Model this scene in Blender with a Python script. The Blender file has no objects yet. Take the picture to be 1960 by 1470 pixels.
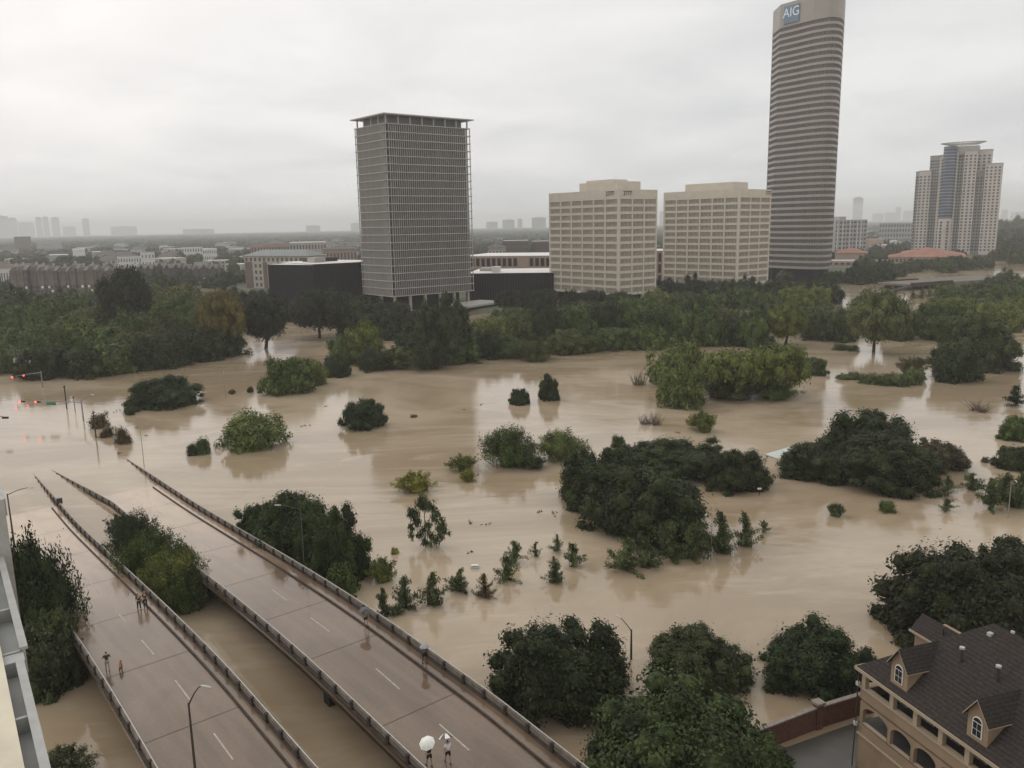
import bpy, math, random
import numpy as np
from mathutils import Vector, Matrix
R=math.radians
random.seed(7); RNG=np.random.default_rng(7)
scene=bpy.context.scene
col=scene.collection

# ------------------------------------------------------------------ camera
F_PX=1585.0; PITCH=math.atan(304/1585.0); CAMZ=40.0
ROLL=math.atan(150.0/(F_PX/math.tan(PITCH)))
cam_d=bpy.data.cameras.new('camera'); cam_o=bpy.data.objects.new('camera',cam_d); col.objects.link(cam_o)
fw=Vector((0,math.cos(PITCH),-math.sin(PITCH)))
r0=Vector((1,0,0)); u0=r0.cross(fw)
rt=math.cos(ROLL)*r0-math.sin(ROLL)*u0
up=math.sin(ROLL)*r0+math.cos(ROLL)*u0
M=Matrix(((rt.x,up.x,-fw.x,0),(rt.y,up.y,-fw.y,0),(rt.z,up.z,-fw.z,CAMZ),(0,0,0,1)))
cam_o.matrix_world=M
cam_d.sensor_fit='HORIZONTAL'; cam_d.sensor_width=36.0; cam_d.lens=36.0*F_PX/1960.0
cam_d.clip_start=0.1; cam_d.clip_end=40000
scene.camera=cam_o
CAM=Vector((0,0,CAMZ))

# ------------------------------------------------------------------ world: overcast sky
W=bpy.data.worlds.new('World'); scene.world=W; W.use_nodes=True
nt=W.node_tree; nt.nodes.clear()
def N(t,**k):
    n=nt.nodes.new(t)
    for a,b in k.items(): setattr(n,a,b)
    return n
out=N('ShaderNodeOutputWorld'); bg=N('ShaderNodeBackground'); bg.inputs['Strength'].default_value=0.1
sky=N('ShaderNodeTexSky',sky_type='NISHITA'); sky.sun_disc=False
SUN_EL,SUN_AZ=R(42),R(-60)        # azimuth measured from +Y towards +X
sky.sun_elevation=SUN_EL; sky.sun_rotation=SUN_AZ; sky.air_density=1.0; sky.dust_density=4
hs=N('ShaderNodeHueSaturation'); hs.inputs['Saturation'].default_value=0.12
tc=N('ShaderNodeTexCoord'); sep=N('ShaderNodeSeparateXYZ')
L=nt.links.new
L(tc.outputs['Generated'],sep.inputs[0])
mz=N('ShaderNodeMath',operation='MAXIMUM'); mz.inputs[1].default_value=0.0; L(sep.outputs['Z'],mz.inputs[0])
az=N('ShaderNodeMath',operation='ADD'); az.inputs[1].default_value=0.16; L(mz.outputs[0],az.inputs[0])
dx=N('ShaderNodeMath',operation='DIVIDE'); L(sep.outputs['X'],dx.inputs[0]); L(az.outputs[0],dx.inputs[1])
dy=N('ShaderNodeMath',operation='DIVIDE'); L(sep.outputs['Y'],dy.inputs[0]); L(az.outputs[0],dy.inputs[1])
cmb=N('ShaderNodeCombineXYZ'); L(dx.outputs[0],cmb.inputs[0]); L(dy.outputs[0],cmb.inputs[1])
nz=N('ShaderNodeTexNoise'); nz.inputs['Scale'].default_value=1.1; nz.inputs['Detail'].default_value=7; nz.inputs['Roughness'].default_value=0.5; nz.inputs['Distortion'].default_value=0.35
L(cmb.outputs[0],nz.inputs['Vector'])
cr=N('ShaderNodeValToRGB'); cr.color_ramp.elements[0].position=0.34; cr.color_ramp.elements[1].position=0.66
cr.color_ramp.elements[0].color=(7.2,7.32,7.4,1); cr.color_ramp.elements[1].color=(9.2,9.2,9.1,1)
L(nz.outputs['Fac'],cr.inputs[0])
# brighter cloud towards the hidden sun (left)
gl=N('ShaderNodeVectorMath',operation='DOT_PRODUCT'); L(tc.outputs['Generated'],gl.inputs[0])
gl.inputs[1].default_value=(math.sin(SUN_AZ)*math.cos(SUN_EL),math.cos(SUN_AZ)*math.cos(SUN_EL),math.sin(SUN_EL))
mr=N('ShaderNodeMapRange'); mr.inputs['From Min'].default_value=0.25; mr.inputs['From Max'].default_value=1.0; mr.inputs['To Min'].default_value=0.0; mr.inputs['To Max'].default_value=1.0
L(gl.outputs['Value'],mr.inputs['Value'])
addc=N('ShaderNodeMix',data_type='RGBA',blend_type='ADD'); addc.inputs['Factor'].default_value=1
L(cr.outputs[0],addc.inputs['A'])
mul=N('ShaderNodeMix',data_type='RGBA',blend_type='MIX'); mul.inputs['A'].default_value=(0,0,0,1); mul.inputs['B'].default_value=(2.6,2.1,1.8,1)
L(mr.outputs[0],mul.inputs['Factor']); L(mul.outputs['Result'],addc.inputs['B'])
mx=N('ShaderNodeMix',data_type='RGBA'); mx.inputs['Factor'].default_value=0.93
L(sky.outputs[0],hs.inputs['Color']); L(hs.outputs[0],mx.inputs['A']); L(addc.outputs['Result'],mx.inputs['B'])
L(mx.outputs['Result'],bg.inputs['Color']); L(bg.outputs[0],out.inputs[0])

# ------------------------------------------------------------------ sun (overcast)
sd=bpy.data.lights.new('sun','SUN'); sd.energy=0.6; sd.angle=R(40); sd.color=(1.0,0.96,0.92)
so=bpy.data.objects.new('sun',sd); col.objects.link(so)
sv=Vector((math.sin(SUN_AZ)*math.cos(SUN_EL),math.cos(SUN_AZ)*math.cos(SUN_EL),math.sin(SUN_EL)))
so.rotation_euler=sv.to_track_quat('Z','Y').to_euler()
so.location=(-200,100,400)
scene.view_settings.view_transform='Standard'; scene.view_settings.look='None'
scene.view_settings.exposure=0.0; scene.view_settings.gamma=1.0
scene.cycles.max_bounces=5; scene.cycles.diffuse_bounces=2; scene.cycles.glossy_bounces=3
scene.cycles.transmission_bounces=3; scene.cycles.volume_bounces=3; scene.cycles.transparent_max_bounces=6
scene.cycles.caustics_reflective=False; scene.cycles.caustics_refractive=False

# ------------------------------------------------------------------ survey helpers (pixel of the 1960x1470 photo -> point at height z)
def ray(px,py):
    return (fw+rt*((px-980)/F_PX)+up*((735-py)/F_PX))
def at(px,py,z=0.0):
    d=ray(px,py); t=(z-CAMZ)/d.z
    return CAM+d*t
def at_dist(px,py,dist):
    d=ray(px,py); h=math.hypot(d.x,d.y)
    return CAM+d*(dist/h)
def proj(p):
    d=Vector(p)-CAM; z=d.dot(fw)
    return 980+F_PX*d.dot(rt)/z, 735-F_PX*d.dot(up)/z
def z_for(py,x,y):
    lo,hi=-6.0,400.0
    for _ in range(40):
        m=(lo+hi)/2
        if proj((x,y,m))[1]>py: lo=m
        else: hi=m
    return lo

# ------------------------------------------------------------------ materials
def newmat(name):
    m=bpy.data.materials.new(name); m.use_nodes=True
    return m,m.node_tree,m.node_tree.nodes['Principled BSDF']
def rgba(c): return (c[0],c[1],c[2],1)
def mat(name,c,rough=0.7,spec=0.3,noise=0.0,nscale=2.0,metal=0.0,emit=None,coat=0.0,bump=0.0,stretch=None,c2=None):
    m,t,b=newmat(name)
    b.inputs['Base Color'].default_value=rgba(c); b.inputs['Roughness'].default_value=rough
    b.inputs['Specular IOR Level'].default_value=spec; b.inputs['Metallic'].default_value=metal
    if coat: b.inputs['Coat Weight'].default_value=coat; b.inputs['Coat Roughness'].default_value=0.12
    if emit: b.inputs['Emission Color'].default_value=rgba(emit[:3]); b.inputs['Emission Strength'].default_value=emit[3]
    if noise or bump or c2:
        g=t.nodes.new('ShaderNodeTexCoord'); n=t.nodes.new('ShaderNodeTexNoise')
        n.inputs['Scale'].default_value=nscale; n.inputs['Detail'].default_value=6
        if stretch:
            mp=t.nodes.new('ShaderNodeMapping'); mp.inputs['Scale'].default_value=stretch
            t.links.new(g.outputs['Object'],mp.inputs[0]); t.links.new(mp.outputs[0],n.inputs['Vector'])
        else: t.links.new(g.outputs['Object'],n.inputs['Vector'])
        mr=t.nodes.new('ShaderNodeMapRange'); mr.inputs['From Min'].default_value=0.3; mr.inputs['From Max'].default_value=0.7
        t.links.new(n.outputs['Fac'],mr.inputs['Value'])
        mxx=t.nodes.new('ShaderNodeMix'); mxx.data_type='RGBA'
        a=c; bb=c2 if c2 else tuple(x*(1+noise) for x in c)
        if not c2: a=tuple(x*(1-noise) for x in c)
        mxx.inputs['A'].default_value=rgba(a); mxx.inputs['B'].default_value=rgba(bb)
        t.links.new(mr.outputs[0],mxx.inputs['Factor']); t.links.new(mxx.outputs['Result'],b.inputs['Base Color'])
        if bump:
            bp=t.nodes.new('ShaderNodeBump'); bp.inputs['Strength'].default_value=bump; bp.inputs['Distance'].default_value=0.1
            t.links.new(n.outputs['Fac'],bp.inputs['Height']); t.links.new(bp.outputs[0],b.inputs['Normal'])
    return m

def leaf_material():
    m,t,b=newmat('leaf'); nd=t.nodes; lk=t.links.new
    oi=nd.new('ShaderNodeObjectInfo'); g=nd.new('ShaderNodeNewGeometry')
    n1=nd.new('ShaderNodeTexNoise'); n1.inputs['Scale'].default_value=0.45; n1.inputs['Detail'].default_value=3
    n2=nd.new('ShaderNodeTexNoise'); n2.inputs['Scale'].default_value=4.0; n2.inputs['Detail'].default_value=2
    lk(g.outputs['Position'],n1.inputs['Vector']); lk(g.outputs['Position'],n2.inputs['Vector'])
    r1=nd.new('ShaderNodeMapRange'); r1.inputs['From Min'].default_value=.35; r1.inputs['From Max'].default_value=.65; r1.inputs['To Min'].default_value=.6; r1.inputs['To Max'].default_value=1.5
    lk(n1.outputs['Fac'],r1.inputs['Value'])
    r2=nd.new('ShaderNodeMapRange'); r2.inputs['From Min'].default_value=.3; r2.inputs['From Max'].default_value=.7; r2.inputs['To Min'].default_value=.45; r2.inputs['To Max'].default_value=1.7
    lk(n2.outputs['Fac'],r2.inputs['Value'])
    mm=nd.new('ShaderNodeMath'); mm.operation='MULTIPLY'; lk(r1.outputs[0],mm.inputs[0]); lk(r2.outputs[0],mm.inputs[1])
    vm=nd.new('ShaderNodeVectorMath'); vm.operation='SCALE'; lk(oi.outputs['Color'],vm.inputs[0]); lk(mm.outputs[0],vm.inputs['Scale'])
    mx=nd.new('ShaderNodeMix'); mx.data_type='RGBA'; mx.blend_type='MULTIPLY'; mx.inputs['B'].default_value=(1.25,1.08,.7,1)
    lk(vm.outputs[0],mx.inputs['A']); lk(n1.outputs['Fac'],mx.inputs['Factor'])
    lk(mx.outputs['Result'],b.inputs['Base Color'])
    b.inputs['Roughness'].default_value=.55; b.inputs['Specular IOR Level'].default_value=.12
    return m
LEAF=leaf_material()
BARK=mat('bark',(.055,.045,.035),.85,.2,.35,3)

def water_material():
    m,t,b=newmat('flood_water'); nd=t.nodes; lk=t.links.new
    g=nd.new('ShaderNodeNewGeometry')
    rot=nd.new('ShaderNodeMapping'); rot.inputs['Rotation'].default_value=(0,0,R(-12)); rot.inputs['Scale'].default_value=(.013,.024,1)
    lk(g.outputs['Position'],rot.inputs[0])
    n1=nd.new('ShaderNodeTexNoise'); n1.inputs['Scale'].default_value=1; n1.inputs['Detail'].default_value=8; n1.inputs['Roughness'].default_value=.6; n1.inputs['Distortion'].default_value=1.6
    lk(rot.outputs[0],n1.inputs['Vector'])
    # wispy pale silt streaks
    rot2=nd.new('ShaderNodeMapping'); rot2.inputs['Rotation'].default_value=(0,0,R(8)); rot2.inputs['Scale'].default_value=(.030,.078,1)
    lk(g.outputs['Position'],rot2.inputs[0])
    n2=nd.new('ShaderNodeTexNoise'); n2.inputs['Scale'].default_value=1; n2.inputs['Detail'].default_value=7; n2.inputs['Roughness'].default_value=.65; n2.inputs['Distortion'].default_value=2.4
    lk(rot2.outputs[0],n2.inputs['Vector'])
    cr=nd.new('ShaderNodeValToRGB')
    cr.color_ramp.elements[0].position=.42; cr.color_ramp.elements[0].color=(.315,.24,.155,1)
    cr.color_ramp.elements[1].position=.58; cr.color_ramp.elements[1].color=(.43,.342,.238,1)
    lk(n1.outputs['Fac'],cr.inputs[0])
    c2=nd.new('ShaderNodeValToRGB')
    c2.color_ramp.elements[0].position=.53; c2.color_ramp.elements[0].color=(0,0,0,1)
    c2.color_ramp.elements[1].position=.66; c2.color_ramp.elements[1].color=(1,1,1,1)
    lk(n2.outputs['Fac'],c2.inputs[0])
    mx=nd.new('ShaderNodeMix'); mx.data_type='RGBA'; mx.inputs['B'].default_value=(.50,.41,.31,1)
    ms=nd.new('ShaderNodeMath'); ms.operation='MULTIPLY'; ms.inputs[1].default_value=.45; lk(c2.outputs[0],ms.inputs[0])
    # thin drifting silt lines where the current shears
    n5=nd.new('ShaderNodeTexNoise'); n5.inputs['Scale'].default_value=1.7; n5.inputs['Detail'].default_value=5; n5.inputs['Distortion'].default_value=2.0; lk(rot2.outputs[0],n5.inputs['Vector'])
    sb=nd.new('ShaderNodeMath'); sb.operation='SUBTRACT'; sb.inputs[1].default_value=.5; lk(n5.outputs['Fac'],sb.inputs[0])
    ab=nd.new('ShaderNodeMath'); ab.operation='ABSOLUTE'; lk(sb.outputs[0],ab.inputs[0])
    ln=nd.new('ShaderNodeMapRange'); ln.inputs['From Min'].default_value=0; ln.inputs['From Max'].default_value=.022; ln.inputs['To Min'].default_value=1; ln.inputs['To Max'].default_value=0; lk(ab.outputs[0],ln.inputs['Value'])
    mk=nd.new('ShaderNodeMapRange'); mk.inputs['From Min'].default_value=.48; mk.inputs['From Max'].default_value=.6; mk.inputs['To Max'].default_value=.5; lk(n1.outputs['Fac'],mk.inputs['Value'])
    lm=nd.new('ShaderNodeMath'); lm.operation='MULTIPLY'; lk(ln.outputs[0],lm.inputs[0]); lk(mk.outputs[0],lm.inputs[1])
    mm2=nd.new('ShaderNodeMath'); mm2.operation='MAXIMUM'; lk(ms.outputs[0],mm2.inputs[0]); lk(lm.outputs[0],mm2.inputs[1]); ms=mm2
    lk(ms.outputs[0],mx.inputs['Factor']); lk(cr.outputs[0],mx.inputs['A']); lk(mx.outputs['Result'],b.inputs['Base Color'])
    b.inputs['Roughness'].default_value=.14; b.inputs['IOR'].default_value=1.33; b.inputs['Specular IOR Level'].default_value=.85
    # ripples
    rp=nd.new('ShaderNodeMapping'); rp.inputs['Scale'].default_value=(.5,1.0,1); lk(g.outputs['Position'],rp.inputs[0])
    n3=nd.new('ShaderNodeTexNoise'); n3.inputs['Scale'].default_value=.55; n3.inputs['Detail'].default_value=5; lk(rp.outputs[0],n3.inputs['Vector'])
    bp=nd.new('ShaderNodeBump'); bp.inputs['Strength'].default_value=.5; bp.inputs['Distance'].default_value=.06
    lk(n3.outputs['Fac'],bp.inputs['Height']); lk(bp.outputs[0],b.inputs['Normal'])
    # calmer and rougher patches of the current
    rr=nd.new('ShaderNodeMapRange'); rr.inputs['From Min'].default_value=.4; rr.inputs['From Max'].default_value=.6; rr.inputs['To Min'].default_value=.05; rr.inputs['To Max'].default_value=.16
    lk(n1.outputs['Fac'],rr.inputs['Value']); lk(rr.outputs[0],b.inputs['Roughness'])
    return m
WATER=water_material()
def deck_material():
    m,t,b=newmat('wet_concrete'); nd=t.nodes; lk=t.links.new
    g=nd.new('ShaderNodeNewGeometry')
    def dot(v):
        q=nd.new('ShaderNodeVectorMath'); q.operation='DOT_PRODUCT'; q.inputs[1].default_value=v; lk(g.outputs['Position'],q.inputs[0]); return q
    dt=dot((-.6402,.7682,0)); dn=dot((.7682,.6402,0))
    def mr(src,a0,a1,b0,b1):
        q=nd.new('ShaderNodeMapRange'); lk(src,q.inputs['Value'])
        for k,v in zip(('From Min','From Max','To Min','To Max'),(a0,a1,b0,b1)): q.inputs[k].default_value=v
        return q
    def noise(sn,st,det=7,dist=0.0):
        a_=nd.new('ShaderNodeMath'); a_.operation='MULTIPLY'; a_.inputs[1].default_value=sn; lk(dn.outputs['Value'],a_.inputs[0])
        b_=nd.new('ShaderNodeMath'); b_.operation='MULTIPLY'; b_.inputs[1].default_value=st; lk(dt.outputs['Value'],b_.inputs[0])
        c_=nd.new('ShaderNodeCombineXYZ'); lk(a_.outputs[0],c_.inputs[0]); lk(b_.outputs[0],c_.inputs[1])
        n=nd.new('ShaderNodeTexNoise'); n.inputs['Scale'].default_value=1; n.inputs['Detail'].default_value=det; n.inputs['Distortion'].default_value=dist; lk(c_.outputs[0],n.inputs['Vector']); return n
    tracks=noise(1.1,.035); patch=noise(.28,.12,6,.6); grit=noise(4,4,8)
    cr=nd.new('ShaderNodeValToRGB'); cr.color_ramp.elements[0].position=.33; cr.color_ramp.elements[0].color=(.058,.040,.027,1)
    cr.color_ramp.elements[1].position=.68; cr.color_ramp.elements[1].color=(.115,.084,.059,1)
    lk(tracks.outputs['Fac'],cr.inputs[0])
    m1=nd.new('ShaderNodeMix'); m1.data_type='RGBA'; m1.inputs['B'].default_value=(.155,.117,.084,1)
    lk(mr(patch.outputs['Fac'],.42,.62,0,.55).outputs[0],m1.inputs['Factor']); lk(cr.outputs[0],m1.inputs['A'])
    m2=nd.new('ShaderNodeMix'); m2.data_type='RGBA'; m2.blend_type='OVERLAY'; m2.inputs['Factor'].default_value=.4
    lk(m1.outputs['Result'],m2.inputs['A']); lk(grit.outputs['Fac'],m2.inputs['B'])
    # silt film at the far end, painted paler in place of grazing sky reflection
    silt_sheen=mr(dt.outputs['Value'],78,124,0,1); sp=nd.new('ShaderNodeMath'); sp.operation='MULTIPLY'; lk(silt_sheen.outputs[0],sp.inputs[0]); lk(mr(patch.outputs['Fac'],.3,.6,.55,1).outputs[0],sp.inputs[1])
    m3=nd.new('ShaderNodeMix'); m3.data_type='RGBA'; m3.inputs['B'].default_value=(.45,.38,.305,1); lk(sp.outputs[0],m3.inputs['Factor']); lk(m2.outputs['Result'],m3.inputs['A'])
    lk(m3.outputs['Result'],b.inputs['Base Color'])
    b.inputs['Roughness'].default_value=.45; b.inputs['Coat Weight'].default_value=1; b.inputs['Coat IOR'].default_value=1.48; b.inputs['Coat Tint'].default_value=(1,.88,.75,1)
    lk(mr(patch.outputs['Fac'],.38,.62,.03,.17).outputs[0],b.inputs['Coat Roughness'])
    return m
DECK=deck_material()
CONC=mat('weathered_concrete',(.18,.155,.125),.7,.3,.3,1.5,bump=.2)
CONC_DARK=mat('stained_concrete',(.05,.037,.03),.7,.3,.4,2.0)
CONC_PALE=mat('pale_concrete',(.42,.40,.37),.7,.3,.12,1.0)
GIRDER=mat('girder_concrete',(.045,.037,.03),.8,.2,.3,.8)  # concrete darkened so the girder sides carry the shade under the decks
PAINTW=mat('road_paint',(.38,.35,.31),.5,.3,.25,3)
STEEL=mat('galvanised_steel',(.42,.40,.37),.45,.4,.15,3,metal=.2)
BRONZE=mat('brown_steel',(.055,.045,.04),.5,.4)
PALEPOLE=mat('pale_steel_pole',(.24,.235,.22),.5,.4,.1)
DARK=mat('dark_steel',(.03,.028,.027),.5,.3)
THINPOLE=mat('thin_grey_pole',(.13,.13,.12),.6,.3)
LAMPW=mat('lamp_housing',(.45,.45,.43),.4,.4)
BEIGE=mat('cream_precast',(.61,.55,.46),.75,.2,.07,.25)
BEIGE2=mat('cream_mullion',(.46,.405,.33),.75,.2,.06,.3)
TINT=mat('bronze_glass',(.06,.05,.04),.25,.4,.3,.7,c2=(.21,.175,.135))
TINT2=mat('dark_glass',(.028,.03,.032),.15,.6,.4,.3)
GREYFIN=mat('grey_sunscreen',(.37,.355,.335),.7,.2,.08,.3)
GREYSLAB=mat('light_slab',(.42,.39,.36),.7,.2,.08,.3)
ROOFSLAB=mat('roof_slab',(.42,.43,.42),.7,.2,.08,.3)
BLACKGLASS=mat('black_glass',(.010,.011,.016),.3,.12,.3,.1)
WHITEROOF=mat('white_membrane',(.72,.70,.66),.6,.3,.08,.1)
GRANITE=mat('pink_granite',(.345,.315,.29),.5,.3,.06,.2)
TOWERGLASS=mat('tower_glass',(.085,.075,.07),.25,.4,.25,.5,c2=(.17,.155,.14))
TOWERFIN=mat('tower_mullion',(.20,.175,.165),.5,.3)
SIGNBLUE=mat('sign_panel',(.16,.23,.30),.5,.3)
SIGNTXT=mat('sign_letter',(.75,.85,.95),.5,.3)
NUMERAL=mat('black_numeral',(.02,.02,.02),.5,.3)
BLUEGLASS=mat('blue_glass',(.05,.075,.12),.15,.6,.3,.1)
STONE=mat('beige_stone',(.55,.50,.46),.8,.2,.1,.1)
STONE2=mat('grey_stone',(.38,.375,.365),.8,.2,.1,.1)
STUCCO=mat('tan_stucco',(.29,.21,.14),.85,.2,.14,.6)
TRIM=mat('cream_trim',(.40,.32,.23),.7,.3)
SHINGLE=mat('dark_shingle',(.036,.030,.027),.9,.15,.3,5,bump=.3,c2=(.062,.052,.046))
WHITEFRAME=mat('white_frame',(.75,.75,.72),.5,.3)
BRICK=mat('red_brick',(.13,.062,.045),.85,.2,.3,5)
COPING=mat('brick_coping',(.25,.21,.18),.8,.2,.2,3)
LOT_REFLECTION=mat('dark_reflection_tone',(.075,.07,.06),.35,.5,.25,.4)  # dark tone standing in for reflections on the flooded lot
WALLCREAM=mat('cream_render',(.62,.56,.44),.8,.2,.15,.7)
BALC=mat('grey_balcony',(.36,.37,.36),.6,.3,.15,1.0)
BALCCAP=mat('balcony_cap',(.36,.36,.34),.6,.3,.12,2)
ORANGE=mat('terracotta_roof',(.30,.15,.11),.8,.2,.2,.15)
SALMON=mat('salmon_precast',(.38,.28,.23),.8,.2,.1,.1)
REDBRICK=mat('far_brick',(.16,.12,.11),.85,.2,.2,.1)
ROOFGREEN=mat('green_metal_roof',(.17,.19,.185),.5,.3,.12,.2)
ROOFGREY=mat('grey_roof',(.13,.12,.12),.8,.2,.2,.2)
WHITEWALL=mat('white_wall',(.66,.65,.62),.8,.2,.08,.2)
BEIGEWALL=mat('beige_wall',(.42,.38,.33),.8,.2,.1,.2)
FARWIN=mat('dull_window',(.06,.065,.07),.3,.4)
FARTOWER=mat('far_tower',(.26,.26,.27),.8,.2,.2,.02)
REDLIGHT=mat('red_lamp',(.8,.05,.03),.4,.3,emit=(1,.06,.04,7))
SIGNALBOX=mat('signal_housing',(.05,.045,.03),.6,.3)
GREENSIGN=mat('green_sign',(.03,.22,.12),.5,.3)
SKIN=mat('skin',(.42,.25,.17),.6,.3); SKIN2=mat('dark_skin',(.12,.07,.05),.6,.3); HAIR=mat('hair',(.02,.015,.012),.6,.3)
def cloth(n,c): return mat('cloth_'+n,c,.85,.15,.1,8)

# ------------------------------------------------------------------ mesh helpers
class MB:
    def __init__(s): s.v=[];s.f=[];s.mi=[];s.mats=[]
    def _m(s,m):
        if m is None: return 0
        if m not in s.mats: s.mats.append(m)
        return s.mats.index(m)
    def box(s,x0,x1,y0,y1,z0,z1,m=None,rz=0,o=(0,0)):
        b=len(s.v)
        for z in (z0,z1):
            for x,y in ((x0,y0),(x1,y0),(x1,y1),(x0,y1)):
                c,si=math.cos(rz),math.sin(rz)
                s.v.append((o[0]+x*c-y*si,o[1]+x*si+y*c,z))
        k=s._m(m)
        for f in ((0,3,2,1),(4,5,6,7),(0,1,5,4),(1,2,6,5),(2,3,7,6),(3,0,4,7)):
            s.f.append([b+i for i in f]); s.mi.append(k)
    def face(s,pts,m=None):
        b=len(s.v); s.v+= [tuple(p) for p in pts]; s.f.append(list(range(b,b+len(pts)))); s.mi.append(s._m(m))
    def prism(s,poly,z0,z1,m=None,cap=True):
        b=len(s.v); n=len(poly); k=s._m(m)
        zz0=z0 if hasattr(z0,'__len__') else [z0]*n; zz1=z1 if hasattr(z1,'__len__') else [z1]*n
        for i,p in enumerate(poly): s.v.append((p[0],p[1],zz0[i]))
        for i,p in enumerate(poly): s.v.append((p[0],p[1],zz1[i]))
        for i in range(n):
            j=(i+1)%n; s.f.append([b+i,b+j,b+n+j,b+n+i]); s.mi.append(k)
        if cap:
            s.f.append([b+i for i in range(n-1,-1,-1)]); s.mi.append(k)
            s.f.append([b+n+i for i in range(n)]); s.mi.append(k)
    def tube(s,pts,rad,n=6,m=None,caps=True):
        k=s._m(m); pts=[Vector(p) for p in pts]; b=len(s.v)
        rad=rad if hasattr(rad,'__len__') else [rad]*len(pts)
        for i,p in enumerate(pts):
            d=(pts[min(i+1,len(pts)-1)]-pts[max(i-1,0)]).normalized()
            a=d.cross(Vector((0,0,1)) if abs(d.z)<.95 else Vector((1,0,0))).normalized(); c=d.cross(a)
            for j in range(n):
                an=2*math.pi*j/n; q=p+(a*math.cos(an)+c*math.sin(an))*rad[i]; s.v.append(tuple(q))
        for i in range(len(pts)-1):
            for j in range(n):
                j2=(j+1)%n
                s.f.append([b+i*n+j,b+i*n+j2,b+(i+1)*n+j2,b+(i+1)*n+j]); s.mi.append(k)
        if caps:
            s.f.append([b+j for j in range(n)]); s.mi.append(k)
            e=b+(len(pts)-1)*n; s.f.append([e+j for j in range(n-1,-1,-1)]); s.mi.append(k)
    def mesh(s,name,m=None):
        me=bpy.data.meshes.new(name); me.from_pydata([tuple(v) for v in s.v],[],s.f); 
        if m is not None and not s.mats: me.materials.append(m)
        elif m is not None:
            me.materials.append(m)
            for q in s.mats: me.materials.append(q)
            me.polygons.foreach_set('material_index',s.mi)
        else:
            for q in s.mats: me.materials.append(q)
            me.polygons.foreach_set('material_index',s.mi)
        me.update(); return me
    def build(s,name,m=None,parent=None,loc=None,rz=0,label=None):
        o=bpy.data.objects.new(name,s.mesh(name,m)); col.objects.link(o)
        if parent: o.parent=parent
        if loc is not None: o.location=loc
        if rz: o.rotation_euler=(0,0,rz)
        if label: o['label']=label
        return o
def obj(name,me,parent=None,loc=(0,0,0),rz=0,scale=None):
    o=bpy.data.objects.new(name,me); col.objects.link(o); o.parent=parent; o.location=loc; o.rotation_euler=(0,0,rz)
    if scale: o.scale=scale
    return o
def tag(o,label=None,cat=None,group=None,kind=None):
    if label: o['label']=label
    if cat: o['category']=cat
    if group: o['group']=group
    if kind: o['kind']=kind
    return o
def thing(name,label,cat,loc=(0,0,0),rz=0,group=None):
    o=bpy.data.objects.new(name,None); o.empty_display_size=.5; col.objects.link(o)
    o.location=loc; o.rotation_euler=(0,0,rz); tag(o,label,cat,group); return o
def copy_child(c,parent,loc=None,rz=None):
    d=c.copy(); col.objects.link(d); d.parent=parent
    if loc is not None: d.location=loc
    if rz is not None: d.rotation_euler=(0,0,rz)
    return d
def copy_tree(r,loc,rz,label=None,group=None,scale=None):
    n=r.copy(); col.objects.link(n); n.location=loc; n.rotation_euler=(0,0,rz)
    if scale: n.scale=scale
    if label: n['label']=label
    if group: n['group']=group
    for c in list(r.children):
        d=c.copy(); col.objects.link(d); d.parent=n
        for g in c.children:
            e=g.copy(); col.objects.link(e); e.parent=d
    return n
def text_mesh(s,size,m,extrude=.15,name='lettering'):
    cu=bpy.data.curves.new(name,'FONT'); cu.body=s; cu.size=size; cu.extrude=extrude; cu.align_x='CENTER'; cu.align_y='CENTER'
    o=bpy.data.objects.new(name+'_tmp',cu); col.objects.link(o)
    dg=bpy.context.evaluated_depsgraph_get(); me=bpy.data.meshes.new_from_object(o.evaluated_get(dg))
    bpy.data.objects.remove(o); me.materials.clear(); me.materials.append(m); me.name=name
    return me

# ------------------------------------------------------------------ terrain and water
SHORE=[(-900,545),(-400,560),(0,566),(180,563),(420,556),(470,572),(560,590),(700,598),(900,600),(1050,603),(1250,598),(1450,586),(1560,572),(1620,548),(1660,535),(1690,524),(1760,514),(1860,505),(1880,497),(1900,492),(1960,489),(2400,478)]
SH=sorted((math.atan2(at(*q).x,at(*q).y),math.hypot(at(*q).x,at(*q).y)) for q in SHORE)
def shore(azm): return float(np.interp(azm,[a for a,_ in SH],[d for _,d in SH]))
def ground_z(x,y):
    d=math.hypot(x,y)
    if y<=0: return -1.5
    s=(d-shore(math.atan2(x,y)))/14.0
    s=max(-1,min(1,s)); return -0.15+ s*1.1 if d<6000 else 1.0
def axis_grid(a,b,fine0,fine1,st,big):
    xs=[a]
    while xs[-1]<b:
        x=xs[-1]; xs.append(x+(st if fine0<=x<=fine1 else big if (x>fine1+1500 or x<fine0-1500) else st*6))
    return xs
gx=axis_grid(-14000,14000,-420,760,12,900); gy=axis_grid(-600,14000,330,1010,12,900)
gm=bpy.data.meshes.new('ground'); vs=[(x,y,ground_z(x,y)) for y in gy for x in gx]; nx=len(gx)
fs=[(j*nx+i,j*nx+i+1,(j+1)*nx+i+1,(j+1)*nx+i) for j in range(len(gy)-1) for i in range(nx-1)]
gm.from_pydata(vs,[],fs)
GRASS=mat('grass_ground',(.075,.10,.035),.9,.1,nscale=.02,c2=(.16,.15,.12))
gm.materials.append(GRASS); go=bpy.data.objects.new('ground',gm); col.objects.link(go); tag(go,kind='structure')
wm=MB(); wm.face([(-3500,-500,0),(3500,-500,0),(3500,2600,0),(-3500,2600,0)])
wo=wm.build('water',WATER); tag(wo,kind='structure')

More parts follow.
